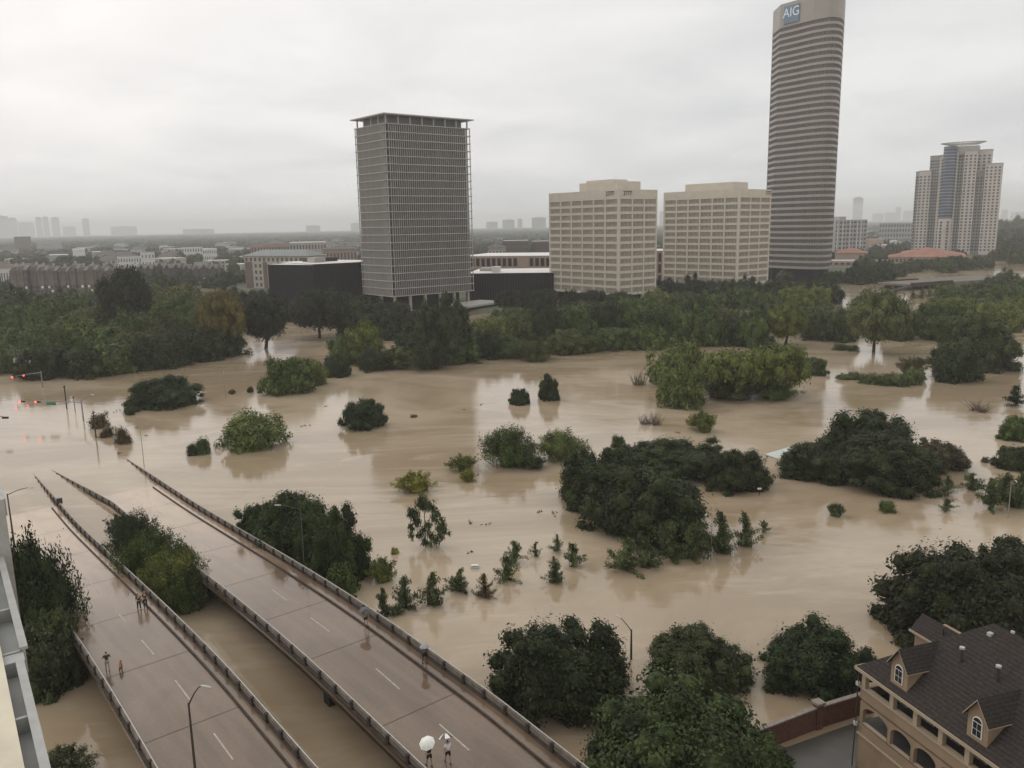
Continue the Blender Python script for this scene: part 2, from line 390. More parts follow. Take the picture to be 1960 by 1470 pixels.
# ------------------------------------------------------------------ foliage meshes
def mesh_np(name,V,Fq,mats,extra=None):
    me=bpy.data.meshes.new(name); nv=len(V); nf=len(Fq)
    me.vertices.add(nv); me.vertices.foreach_set('co',np.asarray(V,np.float32).ravel())
    me.loops.add(nf*4); me.loops.foreach_set('vertex_index',np.asarray(Fq,np.int32).ravel())
    me.polygons.add(nf); me.polygons.foreach_set('loop_start',np.arange(0,nf*4,4,dtype=np.int32))
    me.update(calc_edges=True)
    for m in mats: me.materials.append(m)
    return me
def unit(v): return v/np.maximum(np.linalg.norm(v,axis=1,keepdims=True),1e-6)
def leaf_quads(P,Nn,s,rng,aspect=.55):
    n=len(P); t=unit(np.cross(Nn,unit(rng.normal(size=(n,3))))); b=np.cross(Nn,t)
    s=s.reshape(-1,1); 
    V=np.stack([P+t*s,P+b*s*aspect,P-t*s,P-b*s*aspect],1).reshape(-1,3)
    return V
def lobes_crown(centers,radii,n,size,rng,zs=1.0,shell=(.72,1.08),core=.7,upw=.45,zmin=0.0,dens=None):
    centers=np.array(centers,float); radii=np.array(radii,float)
    w=radii**2; w/=w.sum(); idx=rng.choice(len(radii),n,p=w)
    d=unit(rng.normal(size=(n,3))); 
    rr=rng.uniform(shell[0],shell[1],n); far_=rng.random(n)<.14; rr=np.where(far_,rr*rng.uniform(1.05,1.4,n),rr)
    # ragged: low frequency radius variation
    rr*=1+.16*np.sin(d[:,0]*7+idx)*np.sin(d[:,1]*6+idx*2)*np.sin(d[:,2]*6+1)
    P=centers[idx]+d*(radii[idx]*rr)[:,None]*np.array([1,1,zs])
    Nn=unit(d*.85+np.array([0,0,upw*.8])+rng.normal(size=(n,3))*.36)
    s=size*rng.uniform(.35,1.0,n)**.8*rng.choice([.8,1.15,1.7],n,p=[.4,.4,.2])
    keep=P[:,2]>zmin; P=P[keep];Nn=Nn[keep];s=s[keep]
    V=[leaf_quads(P,Nn,s,rng)]; F=[np.arange(len(P)*4).reshape(-1,4)]
    base=len(P)*4
    if core>0:
        # rough quads sphere cores
        for c,r in zip(centers,radii):
            nu,nv=7,4; vv=[]
            for j in range(nv+1):
                th=math.pi*j/nv
                for i in range(nu):
                    ph=2*math.pi*i/nu; k=core*r*rng.uniform(.8,1.1)
                    vv.append((c[0]+k*math.sin(th)*math.cos(ph),c[1]+k*math.sin(th)*math.sin(ph),max(zmin-.02,c[2]+k*zs*math.cos(th))))
            ff=[(j*nu+i,j*nu+(i+1)%nu,(j+1)*nu+(i+1)%nu,(j+1)*nu+i) for j in range(nv) for i in range(nu)]
            V.append(np.array(vv)); F.append(np.array(ff)+base); base+=len(vv)
    return np.concatenate(V),np.concatenate(F)

def crown_dome(n,size,seed,nl=46,gap=.0,zmin=0.0,rmin=.2,rmax=.34,core=.72,flat=1.0,lowcut=-.05):
    rng=np.random.default_rng(seed); C=[];Rr=[]
    k=0
    while len(C)<nl:
        d=rng.normal(size=3); d/=np.linalg.norm(d)
        if d[2]<lowcut: continue
        d/=(math.hypot(d[0],d[1])**2.7+abs(d[2])**2.7)**(1/2.7)
        rad=rng.uniform(rmin,rmax); q=(rng.uniform(.70,1.0) if len(C)%3 else rng.uniform(.9,1.04))-rad*.8
        an=math.atan2(d[1],d[0]); q*=1+.09*math.sin(an*2+seed)+.07*math.sin(an*5+seed*3)+.05*math.sin(an*9+seed*5)
        c=d*q; C.append((c[0],c[1],max(.02,c[2]*1.0))); Rr.append(rad)
    for i in range(9):
        a_=i*.7*2; q=.36 if i else 0; C.append((q*math.cos(a_),q*math.sin(a_),.2+.28*rng.random())); Rr.append(.43)
    return lobes_crown(C,Rr,n,size,rng,zmin=zmin,core=core)
def crown_high(n,size,seed,nl=34,core=.7,z0=.3):
    # crown carried on a visible trunk: lobes between z0 and 1
    rng=np.random.default_rng(seed); C=[];Rr=[]
    for i in range(nl):
        d=rng.normal(size=3); d/=np.linalg.norm(d); rad=rng.uniform(.18,.32)
        an=math.atan2(d[1],d[0]); q=(1-rad*.9)*(1+.14*math.sin(an*3+seed))
        hz=(1-z0)/2; C.append((d[0]*q,d[1]*q,z0+hz+d[2]*hz*.85)); Rr.append(rad)
    C+= [(rng.uniform(-.3,.3),rng.uniform(-.3,.3),z0+(1-z0)*rng.uniform(.3,.7)) for _ in range(5)]; Rr+=[.36]*5
    return lobes_crown(C,Rr,n,size,rng,zs=.75,zmin=z0*.4,core=core)
def crown_spray(n,size,seed,nb=40,reach=1.0):
    # feathery: branches fan out of the water, leaves strung along them
    rng=np.random.default_rng(seed); P=[];Nn=[]
    per=n//nb
    for b in range(nb):
        an=rng.uniform(0,2*math.pi); out_=rng.uniform(.25,1)*reach; hgt=math.sqrt(max(0.05,1-(out_/1.06)**2))*rng.uniform(.75,1.05)
        x0,y0=rng.uniform(-.25,.25,2)
        t=rng.beta(2.2,1.2,per)
        px=x0+np.cos(an)*out_*t**.9; py=y0+np.sin(an)*out_*t**.9; pz=hgt*(t**.75)-.12*(t**3)*out_
        w=.05+.09*(1-t)
        pts=np.stack([px,py,pz],1)+rng.normal(size=(per,3))*w[:,None]
        P.append(pts); d=np.array([math.cos(an)*.5,math.sin(an)*.5,.6]); Nn.append(unit(d+rng.normal(size=(per,3))*.6))
    P=np.concatenate(P);Nn=np.concatenate(Nn); k=P[:,2]>0; P=P[k];Nn=Nn[k]
    V=leaf_quads(P,Nn,size*rng.uniform(.6,1.3,len(P)),rng,.4)
    F=np.arange(len(P)*4).reshape(-1,4)
    v2,f2=lobes_crown([(rng.uniform(-.3,.3),rng.uniform(-.3,.3),.15) for _ in range(4)],[.36]*4,200,size,rng,core=.8)
    return np.concatenate([V,v2]),np.concatenate([F,f2+len(V)])
def crown_pine(n,size,seed,ragged=.25):
    rng=np.random.default_rng(seed); P=[];Nn=[]
    br=[]; z=rng.uniform(.0,.08)
    while z<.93:
        Lr=(1-z)**rng.uniform(.55,.9)*.95+.08
        for b in range(rng.integers(2,6)):
            an=rng.uniform(0,6.283); l=Lr*rng.uniform(.35,1.2)*(1 if rng.random()>ragged*.5 else .4); br.append((z+rng.uniform(-.03,.03),an,l,rng.uniform(-.02,.30)))
        z+=rng.uniform(.045,.11)
    tot=sum(l for _,_,l,_ in br)
    for z,an,l,rise in br:
        m=int(n*l/tot*.85); k=max(1,int(3+l*4)); t=np.clip((rng.integers(0,k,m)+1)/k+rng.normal(size=m)*.05,.12,1.08)
        w=.035+.04*(1-abs(t-.6))
        pts=np.stack([np.cos(an)*l*t,np.sin(an)*l*t,z+rise*l*t**1.4],1)+rng.normal(size=(m,3))*np.stack([w,w,w*.75],1)
        P.append(pts); Nn.append(unit(np.array([math.cos(an)*.4,math.sin(an)*.4,.6])+rng.normal(size=(m,3))*.5))
    m=int(n*.1); t=rng.uniform(.3,1.0,m); P.append(np.stack([rng.normal(size=m)*.05,rng.normal(size=m)*.05,t],1)); Nn.append(unit(rng.normal(size=(m,3))+[0,0,.5]))
    P=np.concatenate(P);Nn=np.concatenate(Nn);k=P[:,2]>0;P=P[k];Nn=Nn[k]
    V=leaf_quads(P,Nn,size*rng.uniform(.5,1.4,len(P)),rng,.35)
    return V,np.arange(len(P)*4).reshape(-1,4)
def crown_tiers(n,size,seed):
    # tall open pine with rounded pads of needles
    rng=np.random.default_rng(seed); C=[];Rr=[]
    for i in range(9): C.append((rng.normal()*.17,rng.normal()*.17,rng.uniform(.8,.97))); Rr.append(rng.uniform(.1,.19))
    for (x,z) in ((-.75,.7),(-.5,.72),(-.6,.6),(.4,.74),(.62,.66),(.5,.56),(.95,.5),(.75,.52),(-.5,.48),(-.75,.4),(-.3,.5),(.3,.42),(.7,.36),(1.0,.32),(1.2,.27),(.1,.3),(-.35,.22),(-.6,.25),(.35,.18),(.8,.2),(-.1,.1),(.5,.1),(.2,.05)):
        for k in range(2): C.append((x+rng.normal()*.09,rng.normal()*.22,z+rng.normal()*.02)); Rr.append(rng.uniform(.08,.17))
    return lobes_crown(C,Rr,n,size,rng,zs=.55,core=0,shell=(.1,1.6))
def crown_twigs(seed,n=70):
    mb=MB(); rg=random.Random(seed)
    for i in range(n):
        an=rg.uniform(0,6.28); o_=rg.uniform(.5,1.5); h=rg.uniform(.35,1)
        x0,y0=rg.uniform(-.5,.5),rg.uniform(-.5,.5)
        p=[(x0,y0,0),(x0+math.cos(an)*o_*.3,y0+math.sin(an)*o_*.3,h*.5),(x0+math.cos(an)*o_*.6,y0+math.sin(an)*o_*.6,h)]
        mb.tube(p,[.02,.013,.006],3)
    return mb

def trunk_mesh(seed,h=.55,r=.05,lean=0.0,limbs=6,spread=.6):
    rg=random.Random(seed); mb=MB()
    top=(lean*.5,0,h); mb.tube([(0,0,-.08),(lean*.2,.0,h*.5),top],[r*1.25,r,r*.8],8)
    for i in range(limbs):
        an=i*6.283/limbs+rg.uniform(-.4,.4); s=spread*rg.uniform(.7,1.1); zz=h*rg.uniform(.45,.95)
        q=(lean*.5*zz/h,0,zz)
        mb.tube([q,(q[0]+math.cos(an)*s*.5,math.sin(an)*s*.5,zz+.14),(q[0]+math.cos(an)*s,math.sin(an)*s,zz+.34*rg.uniform(.7,1.1))],[r*.6,r*.4,r*.15],5)
    return mb.mesh('trunk',BARK)

CR={}
def reg(k,lst): CR[k]=[mesh_np('crown',v,f,[LEAF]) for v,f in lst]
reg('oak',[crown_dome(42000,.024,s,nl=110,rmin=.09,rmax=.2) for s in (1,2,3)])
reg('oaks',[crown_dome(14000,.04,s,nl=60,rmin=.11,rmax=.22) for s in (11,12,13)])
reg('light',[crown_dome(15000,.036,s,nl=52,rmin=.11,rmax=.2,core=.3) for s in (21,22)])
reg('shrub',[crown_dome(3600,.055,s,nl=18,rmin=.16,rmax=.34,core=.4) for s in (31,32,33)])
reg('spray',[crown_spray(22000,.028,s,nb=90) for s in (41,42)])
reg('sprays',[crown_spray(6500,.045,s,nb=38) for s in (45,46)])
reg('pine',[crown_pine(4600,.055,s,.45) for s in (51,52,53,54,57,58,59)])
reg('pinethin',[crown_pine(2000,.06,s,.8) for s in (55,56,60,61)])
reg('tier',[crown_tiers(8000,.038,61)])
reg('belt',[crown_dome(8000,.046,s,nl=44,rmin=.12,rmax=.26) for s in (71,72,73,74)])
reg('high',[crown_high(9000,.038,s,nl=44) for s in (81,82,83)])
reg('bighigh',[crown_high(18000,.03,s,nl=60) for s in (85,86)])
CR['twig']=[crown_twigs(s).mesh('branches',mat('dead_twig',(.13,.10,.075),.9,.1)) for s in (91,92)]
TR={'low':[trunk_mesh(s) for s in (1,2)],'high':[trunk_mesh(s,h=.45,r=.045,limbs=7,spread=.55) for s in (3,4)],
    'lean':[trunk_mesh(5,h=.42,r=.06,lean=.5)],'mast':[trunk_mesh(6,h=.93,r=.022,limbs=0)]}
OAKC=(.024,.035,.014); DARKG=(.022,.036,.014); MIDG=(.050,.078,.023); LIGHTG=(.09,.12,.04); YELG=(.16,.17,.04); OLIVE=(.088,.110,.032)
BROWNG=(.075,.064,.033); PINEC=(.062,.086,.040); ORANGEG=(.095,.084,.03); GREYG=(.044,.062,.030)
TREE_COUNT=0
def tree(kind,px,py,w,top,label,c=None,tr=None,name='tree',group=None,cat='tree',front=.85,zb=0.0,aspect=None,jit=.08,rz=None,cl=None):
    """crown footprint w px wide standing behind waterline pixel (px,py); its top at pixel row top"""
    global TREE_COUNT; TREE_COUNT+=1; rg=random.Random(TREE_COUNT*17+3)
    P=at(px,py,zb); d=math.hypot(P.x,P.y); w=w*1.15 if 'pine' in kind else w; r=w*0.5*(P-CAM).length/F_PX
    k=front
    for _ in range(3):
        s=(d+r*k)/d; C=Vector((P.x*s,P.y*s,zb)); r=w*0.5*(C-CAM).length/F_PX*.97
    h=z_for(top,C.x,C.y)-zb
    if h<.4: h=.4
    t=thing(name,label,cat,(C.x,C.y,zb),0,group)
    ml=CR[kind]; me=ml[rg.randrange(len(ml))] if cl is None else ml[cl]
    isb=kind=='twig'
    if 'pine' in kind: t.rotation_euler=(rg.uniform(-.13,.13),rg.uniform(-.13,.13),0)
    o=obj('branches' if isb else 'crown',me,t,(0,0,0),rg.uniform(0,6.28) if rz is None else rz,(r,r*(aspect or rg.uniform(.85,1.1)),h))
    if not isb:
        c=c or MIDG; j=1+rg.uniform(-jit,jit); o.color=(c[0]*j,c[1]*j*rg.uniform(.97,1.03),c[2]*j,1)
    if tr!='none' and not isb:
        tr=tr or ('mast' if kind in('pine','pinethin','tier') else 'high' if kind in('high','bighigh') else 'low')
        s=max(r*.8,h*.5) if tr!='mast' else r
        q=obj('trunk',rg.choice(TR[tr]),t,(0,0,0),0 if tr in('lean','mast') else rg.uniform(0,6),(s if tr=='mast' else min(r,h)*1.0,(s if tr=='mast' else min(r,h)*1.0),h))
    return t

# ------------------------------------------------------------------ the two road bridges
DB=Vector((-.64,.768,0)).normalized(); NB=Vector((DB.y,-DB.x,0)); BANG=math.atan2(DB.y,DB.x)
def tn(t,n,z=0.0): return Vector((DB.x*t+NB.x*n,DB.y*t+NB.y*n,z))
def deckz(t):
    if t>95: return (135-t)*.041
    if t<65: return 2.3
    u=(95-t)/30; return 1.64+u*1.23-u*u*.57
def deckz_old(t):
    if t>95: return (135-t)*.041
    if t<65: return 2.3
    u=(95-t)/30; return 1.64+u*1.23-u*u*.57
def deckz(t):
    if t>135: return (135-t)*.041
    u=min(1,(135-t)/75.0); return 4.3*(3.0*u*u-2*u**3)*.62+4.3*u*.38
def RM(t,n,h=0.0):
    """same sight line, higher deck"""
    s_=1.0
    for _ in range(40): s_=(CAMZ-deckz(t*s_)-h)/(CAMZ-deckz_old(t)-h)
    return t*s_,n*s_
def RMT(tab,h=.85): return [RM(a,b,h) for a,b in tab]
def RMS(ts,n): return [RM(t,n)[0] for t in ts]
def interp(tab): 
    xs=[a for a,_ in tab]; ys=[b for _,b in tab]
    return lambda t: float(np.interp(t,xs,ys))
AL=interp(RMT([(20,13.2),(56,13.8),(78,14.35),(160,15.2)])); AR=interp(RMT([(20,21.8),(48.7,22.25),(70,22.8),(120,22.9),(140,23.6),(158,24.2)]))
BL=interp(RMT([(20,27.2),(43.7,27.9),(57,28.45),(80,28.8),(127,29.2),(142,28.1),(158,26.9)])); BR=interp(RMT([(20,35.6),(36,36.3),(47,37.1),(64,37.6),(126,37.9),(160,38.8)]))
TS=[20+2*i for i in range(70)]
def strip(mb,nf0,nf1,z0f,z1f,ts,m=None):
    # solid ribbon between lateral nf0..nf1 with bottom z0f and top z1f
    b=len(mb.v); k=mb._m(m)
    for t in ts:
        a0,a1=nf0(t),nf1(t)
        for n_,z in ((a0,z0f(t)),(a1,z0f(t)),(a1,z1f(t)),(a0,z1f(t))): mb.v.append(tuple(tn(t,n_,z)))
    for i in range(len(ts)-1):
        for j in range(4):
            j2=(j+1)%4; mb.f.append([b+i*4+j,b+i*4+j2,b+(i+1)*4+j2,b+(i+1)*4+j]); mb.mi.append(k)
    mb.f.append([b+3,b+2,b+1,b]); mb.mi.append(k); e=b+(len(ts)-1)*4; mb.f.append([e,e+1,e+2,e+3]); mb.mi.append(k)
def add(f,v): return lambda t: f(t)+v
post_me=MB(); post_me.box(-.14,.14,-.12,.12,0,.84); POST=post_me.mesh('post',CONC_DARK)
def make_bridge(label,nl,nr,curbs,dashes,dash_n,joints):
    B=thing('road_bridge',label,'bridge',(0,0,0)); nm_=20 if nl is AL else 33; dashes=RMS(dashes,nm_); joints=RMS(joints,nm_)
    m=MB(); strip(m,add(nl,-.28),add(nr,.28),lambda t:deckz(t)-.28,deckz,TS); m.build('deck',DECK,B)
    for k in range(4):
        m=MB(); f=(k+.5)/4
        strip(m,(lambda t,f=f:nl(t)+(nr(t)-nl(t))*f-.35) if k not in(0,3) else (add(nl,.35) if k==0 else add(nr,-.95)),
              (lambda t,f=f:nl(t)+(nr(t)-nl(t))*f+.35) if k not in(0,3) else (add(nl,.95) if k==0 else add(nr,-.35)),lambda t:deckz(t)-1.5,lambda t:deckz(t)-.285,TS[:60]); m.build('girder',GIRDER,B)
    for t0 in (36,60,84,108,128):
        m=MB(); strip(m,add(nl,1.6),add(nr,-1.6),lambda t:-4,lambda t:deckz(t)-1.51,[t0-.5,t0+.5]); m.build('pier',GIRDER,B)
    for side,nf,sg in (('l',nl,1),('r',nr,-1)):
        ts=TS
        m=MB(); strip(m,add(nf,-.12),add(nf,.12),lambda t:deckz(t)+.38,lambda t:deckz(t)+.80,ts)
        rl=m.build('railing',CONC,B)
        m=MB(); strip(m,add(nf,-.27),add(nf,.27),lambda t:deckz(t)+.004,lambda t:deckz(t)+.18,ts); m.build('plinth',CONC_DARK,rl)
        m=MB(); m.tube([tn(t,nf(t),deckz(t)+.90) for t in ts],.045,5); m.build('handrail',STEEL,rl)
        t=24.0
        while t<157:
            o=obj('post',POST,rl,tn(t,nf(t)-.13,deckz(t)+.005),BANG); t+=2.75
    for nf,w in curbs:
        m=MB()
        if w>0: strip(m,add(nf,-w),add(nf,-.28),lambda t:deckz(t)+.004,lambda t:deckz(t)+.16,TS[:58])
        else: strip(m,add(nf,.28),add(nf,-w),lambda t:deckz(t)+.004,lambda t:deckz(t)+.16,TS[:58])
        m.build('sidewalk',DECK,B)
        m=MB()
        if w>0: strip(m,add(nf,-w-.14),add(nf,-w-.003),lambda t:deckz(t)+.004,lambda t:deckz(t)+.15,TS[:58])
        else: strip(m,add(nf,-w+.003),add(nf,-w+.14),lambda t:deckz(t)+.004,lambda t:deckz(t)+.15,TS[:58])
        m.build('kerb',CONC_DARK,B)
    for t0 in dashes:
        m=MB(); ts=[t0,t0+1,t0+2,t0+3,t0+3.9]
        strip(m,lambda t:dash_n(t)-.06,lambda t:dash_n(t)+.06,lambda t:deckz(t)+.003,lambda t:deckz(t)+.007,ts); m.build('lane_marking',PAINTW,B)
    for t0 in joints:
        m=MB(); a,b=nl(t0)+.3,nr(t0)-.3
        if curbs and curbs[-1][0] is nr: b=nr(t0)-curbs[-1][1]-.15
        strip(m,lambda t:a,lambda t:b,lambda t:deckz(t)+.002,lambda t:deckz(t)+.005,[t0-.035,t0+.035]); m.build('expansion_joint',CONC_DARK,B)
    return B
make_bridge('left two lane road bridge dipping into the brown flood beside the white balconies',AL,AR,[(AR,.85)],[34.5,44.6,54.7,64.7,74.5,83.6,93.5,103.3,113],interp(RMT([(45,18.3),(58,18.7),(70,19.1),(120,19.2)],0)),[36,49,61,73,85.2,96.7,109,121])
make_bridge('right two lane road bridge with a footway crossing the bottom middle of the flood',BL,BR,[(BR,1.2)],[33.8,44.2,54.6,67.6,76.8,87,97,107.2,117],interp(RMT([(44,32.1),(58,32.9),(70,33.1),(120,33.3)],0)),[39,51,64,74,85,97.5,110,122.5])

# ------------------------------------------------------------------ street lamps, poles and signals
def lamp(px,py,label,h,arm_az,arm_len,zb=0.0,r=.09,m=PALEPOLE,arm_rise=1.0,loc=None,lean=0,group='street lamps standing in the flood'):
    P=loc or at(px,py,zb); t=thing('street_lamp',label,'street lamp',tuple(P),0,group)
    mb=MB(); mb.tube([(0,0,-1.5 if zb==0 else 0),(0,0,h*.5),(lean,0,h)],[r*1.3,r,r*.7],8); mb.build('pole',m,t)
    dx,dy=math.sin(arm_az),math.cos(arm_az)
    pts=[(lean+dx*arm_len*s,dy*arm_len*s,h-.15+arm_rise*math.sin(s*1.45)) for s in (0,.2,.45,.7,.92)]
    mb=MB(); mb.tube(pts,[r*.6,r*.55,r*.5,r*.45,r*.4],6); mb.build('arm',m,t)
    e=pts[-1]; mb=MB(); q=Vector(e); d=Vector((dx,dy,0)); 
    mb.tube([q-d*.05,q+d*.12,q+d*.45,q+d*.72],[.05,.08,.085,.04],8); mb.build('lamp_head',LAMPW,t)
    return t
def azp(px0,py0,px1,py1,z0,z1):
    a=at(px0,py0,z0); b=at(px1,py1,z1); v=b-a; return math.atan2(v.x,v.y)
def lamp2(base,top,head,label,zb,r=.09,m=PALEPOLE,loc=None,group='street lamps standing in the flood'):
    P=loc or at(*base,zb); h=z_for(top[1],P.x,P.y)-zb
    q=Vector((P.x,P.y,zb+h)); best=None
    # arm perpendicular to the view when seen from here: find the azimuth whose tip meets the head pixel
    for k in range(72):
        a=k*math.pi/36
        for ln in (1.2,1.6,2.0,2.4,2.8,3.2):
            for rise in (.5,1.0,1.5):
                X=proj((q.x+math.sin(a)*ln,q.y+math.cos(a)*ln,q.z+rise)); e=math.hypot(X[0]-head[0],X[1]-head[1])+abs(ln-2.2)*1.5
                if best is None or e<best[0]: best=(e,a,ln,rise)
    return lamp(0,0,label,h,best[1],best[2],zb,r,m,best[3],loc=P,group=group)
lamp2((322,1468),(312,1345),(386,1306),'brown street lamp rising beside the left rail of the left bridge',4.3,.085,BRONZE,loc=tn(*RM(49.5,14.4),deckz(49.5)),group='brown street lamps')
lamp2((28,1048),(15,945),(58,930),'brown street lamp behind the leafy tree by the white balconies',1.0,.10,BRONZE,group='brown street lamps')
lamp2((276,893),(266,817),(247,812),'thin pale street lamp at the flooded start of the right bridge railing',0.0,.05)
lamp2((582,1078),(574,973),(534,965),'pale street lamp in front of the big round tree beside the right bridge',3.4,.035,THINPOLE)
lamp2((1208,1262),(1207,1205),(1188,1180),'brown curved street lamp rising from the dark trees at the bottom',0.0,.10,BRONZE,group='brown street lamps')
lamp2((1361,1062),(1361,985),(1352,981),'thin pale street lamp at the right front of the big dark tree clump',0.0,.05)
lamp2((1929,992),(1929,925),(1944,918),'pale street lamp among the young trees at the right edge',0.0,.06)
lamp2((432,762),(430,712),(427,709),'thin pale street lamp in the flood right of the low spreading tree',0.0,.06)
def utility(px,py,top,label,r=.13,m=DARK):
    P=at(px,py,0); h=z_for(top,P.x,P.y); t=thing('utility_pole',label,'pole',tuple(P),0,'dark poles in the flood')
    mb=MB(); mb.tube([(0,0,-1),(0,0,h)],[r*1.15,r*.85],8); mb.build('shaft',m,t)
    mb=MB(); mb.box(-.1,.1,-.55,.55,h-.5,h-.36); mb.build('crossarm',m,t)
    return t
utility(128,783,737,'dark bare pole between the signal gantry and the low spreading tree')
utility(184,838,786,'dark bare pole in front of the small brown shrubs near the left edge')
utility(144,788,757,'short thin pole just right of the dark bare pole',.08,BRONZE)
# transformer pole
P=at(36,722,0); h=z_for(672,P.x,P.y); t=thing('transformer_pole','utility pole carrying pale transformer cans before the dark wood','utility pole',tuple(P))
mb=MB(); mb.tube([(0,0,-1),(0,0,h)],[.2,.15],8); mb.build('shaft',BRONZE,t)
zc=z_for(690,P.x,P.y)
for k,(a,b) in enumerate(((-.55,0),(.35,-.3),(.95,0))):
    mb=MB(); mb.tube([(a,b,zc-.6),(a,b,zc+.55)],.3,10); mb.tube([(a,b,zc+.55),(a,b,zc+.85)],.05,5); mb.build('transformer_can',LAMPW,t)
for z in (zc+1.6,zc+2.6):
    mb=MB(); mb.box(-1.3,1.3,-.06,.06,z,z+.12); cc=mb.build('crossarm',BRONZE,t)
    for a in (-1.1,-.5,.5,1.1):
        mb=MB(); mb.tube([(a,0,z+.12),(a,0,z+.35)],.06,6); mb.build('insulator',LAMPW,cc)
P2=at(58,728,0); h2=z_for(688,P2.x,P2.y); t=thing('capacitor_pole','second utility pole with two pale cans right of the transformer pole','utility pole',tuple(P2))
mb=MB(); mb.tube([(0,0,-1),(0,0,h2)],[.17,.13],8); mb.build('shaft',BRONZE,t)
for a in (-.55,.5):
    mb=MB(); mb.tube([(a,0,h2-1.3),(a,0,h2-.2)],.28,10); mb.build('transformer_can',LAMPW,t)
mb=MB(); mb.box(-1.1,1.1,-.06,.06,h2-.2,h2-.08); mb.build('crossarm',BRONZE,t)
def signal_head(parent,p,lit=0,red=True):
    mb=MB(); mb.box(-.62,.62,-.14,.14,-.2,.2)      # horizontal three lamp housing
    hd=mb.build('signal_head',SIGNALBOX,parent,loc=p)
    for k in range(3):
        mb=MB(); mb.tube([(-.4+.4*k,-.15,0),(-.4+.4*k,-.21,0)],.15 if not(k==lit and red) else .2,10); mb.build('signal_lamp',REDLIGHT if (k==lit and red) else DARK,hd)
    return hd
def gantry(base,ptop,tip,heads,label,sign=None,luminaire=None,m=PALEPOLE,red=True):
    P=at(*base,0); h=z_for(ptop[1],P.x,P.y)
    t=thing('traffic_signal',label,'traffic light',tuple(P))
    q=at(*tip,P.z+h); v=Vector((q.x-P.x,q.y-P.y,0)); ln=min(v.length,16); az_=math.atan2(v.y,v.x)
    t.rotation_euler=(0,0,az_)
    mb=MB(); mb.tube([(0,0,-1),(0,0,h+.4)],[.17,.12],8); mb.build('mast',m,t)
    mb=MB(); mb.tube([(0,0,h),(ln*.5,0,h+.15),(ln,0,h+.1)],[.12,.09,.06],6); mb.build('mast_arm',m,t)
    for f in heads:
        hd=signal_head(t,(ln*f,0,h-.05),0,red); hd.rotation_euler=(0,0,math.pi-0 if math.sin(az_)>9 else -az_)
    if sign:
        mb=MB(); mb.box(-1.0,1.0,-.03,.03,-.3,.3); s_=mb.build('street_sign',GREENSIGN,t,loc=(ln*sign,-.0,h-.45)); s_.rotation_euler=(0,0,-az_)
    if luminaire:
        mb=MB(); mb.tube([(0,0,h+.3),(-1.2,0,h+1.3),(-2.6,0,h+1.7)],[.07,.06,.05],6); a_=mb.build('lamp_arm',m,t)
        mb=MB(); mb.tube([(-2.5,0,h+1.7),(-3.2,0,h+1.7)],[.14,.1],8); mb.build('lamp_head',LAMPW,a_)
    return t
gantry((82,742),(78,713),(24,722),(.95,.55),'pale traffic signal arm with red lights in front of the dark wood')
gantry((160,806),(156,770),(40,768),(.98,.72),'nearer traffic signal arm with a green street sign over the flood',sign=.5,luminaire=True)
gantry((-60,822),(-60,790),(10,799),(1.0,),'traffic signal arm reaching in from the left edge above the flood',m=BRONZE,red=False)

# ------------------------------------------------------------------ towers
def ground_at(px,py,z): p=at(px,py,z); return p

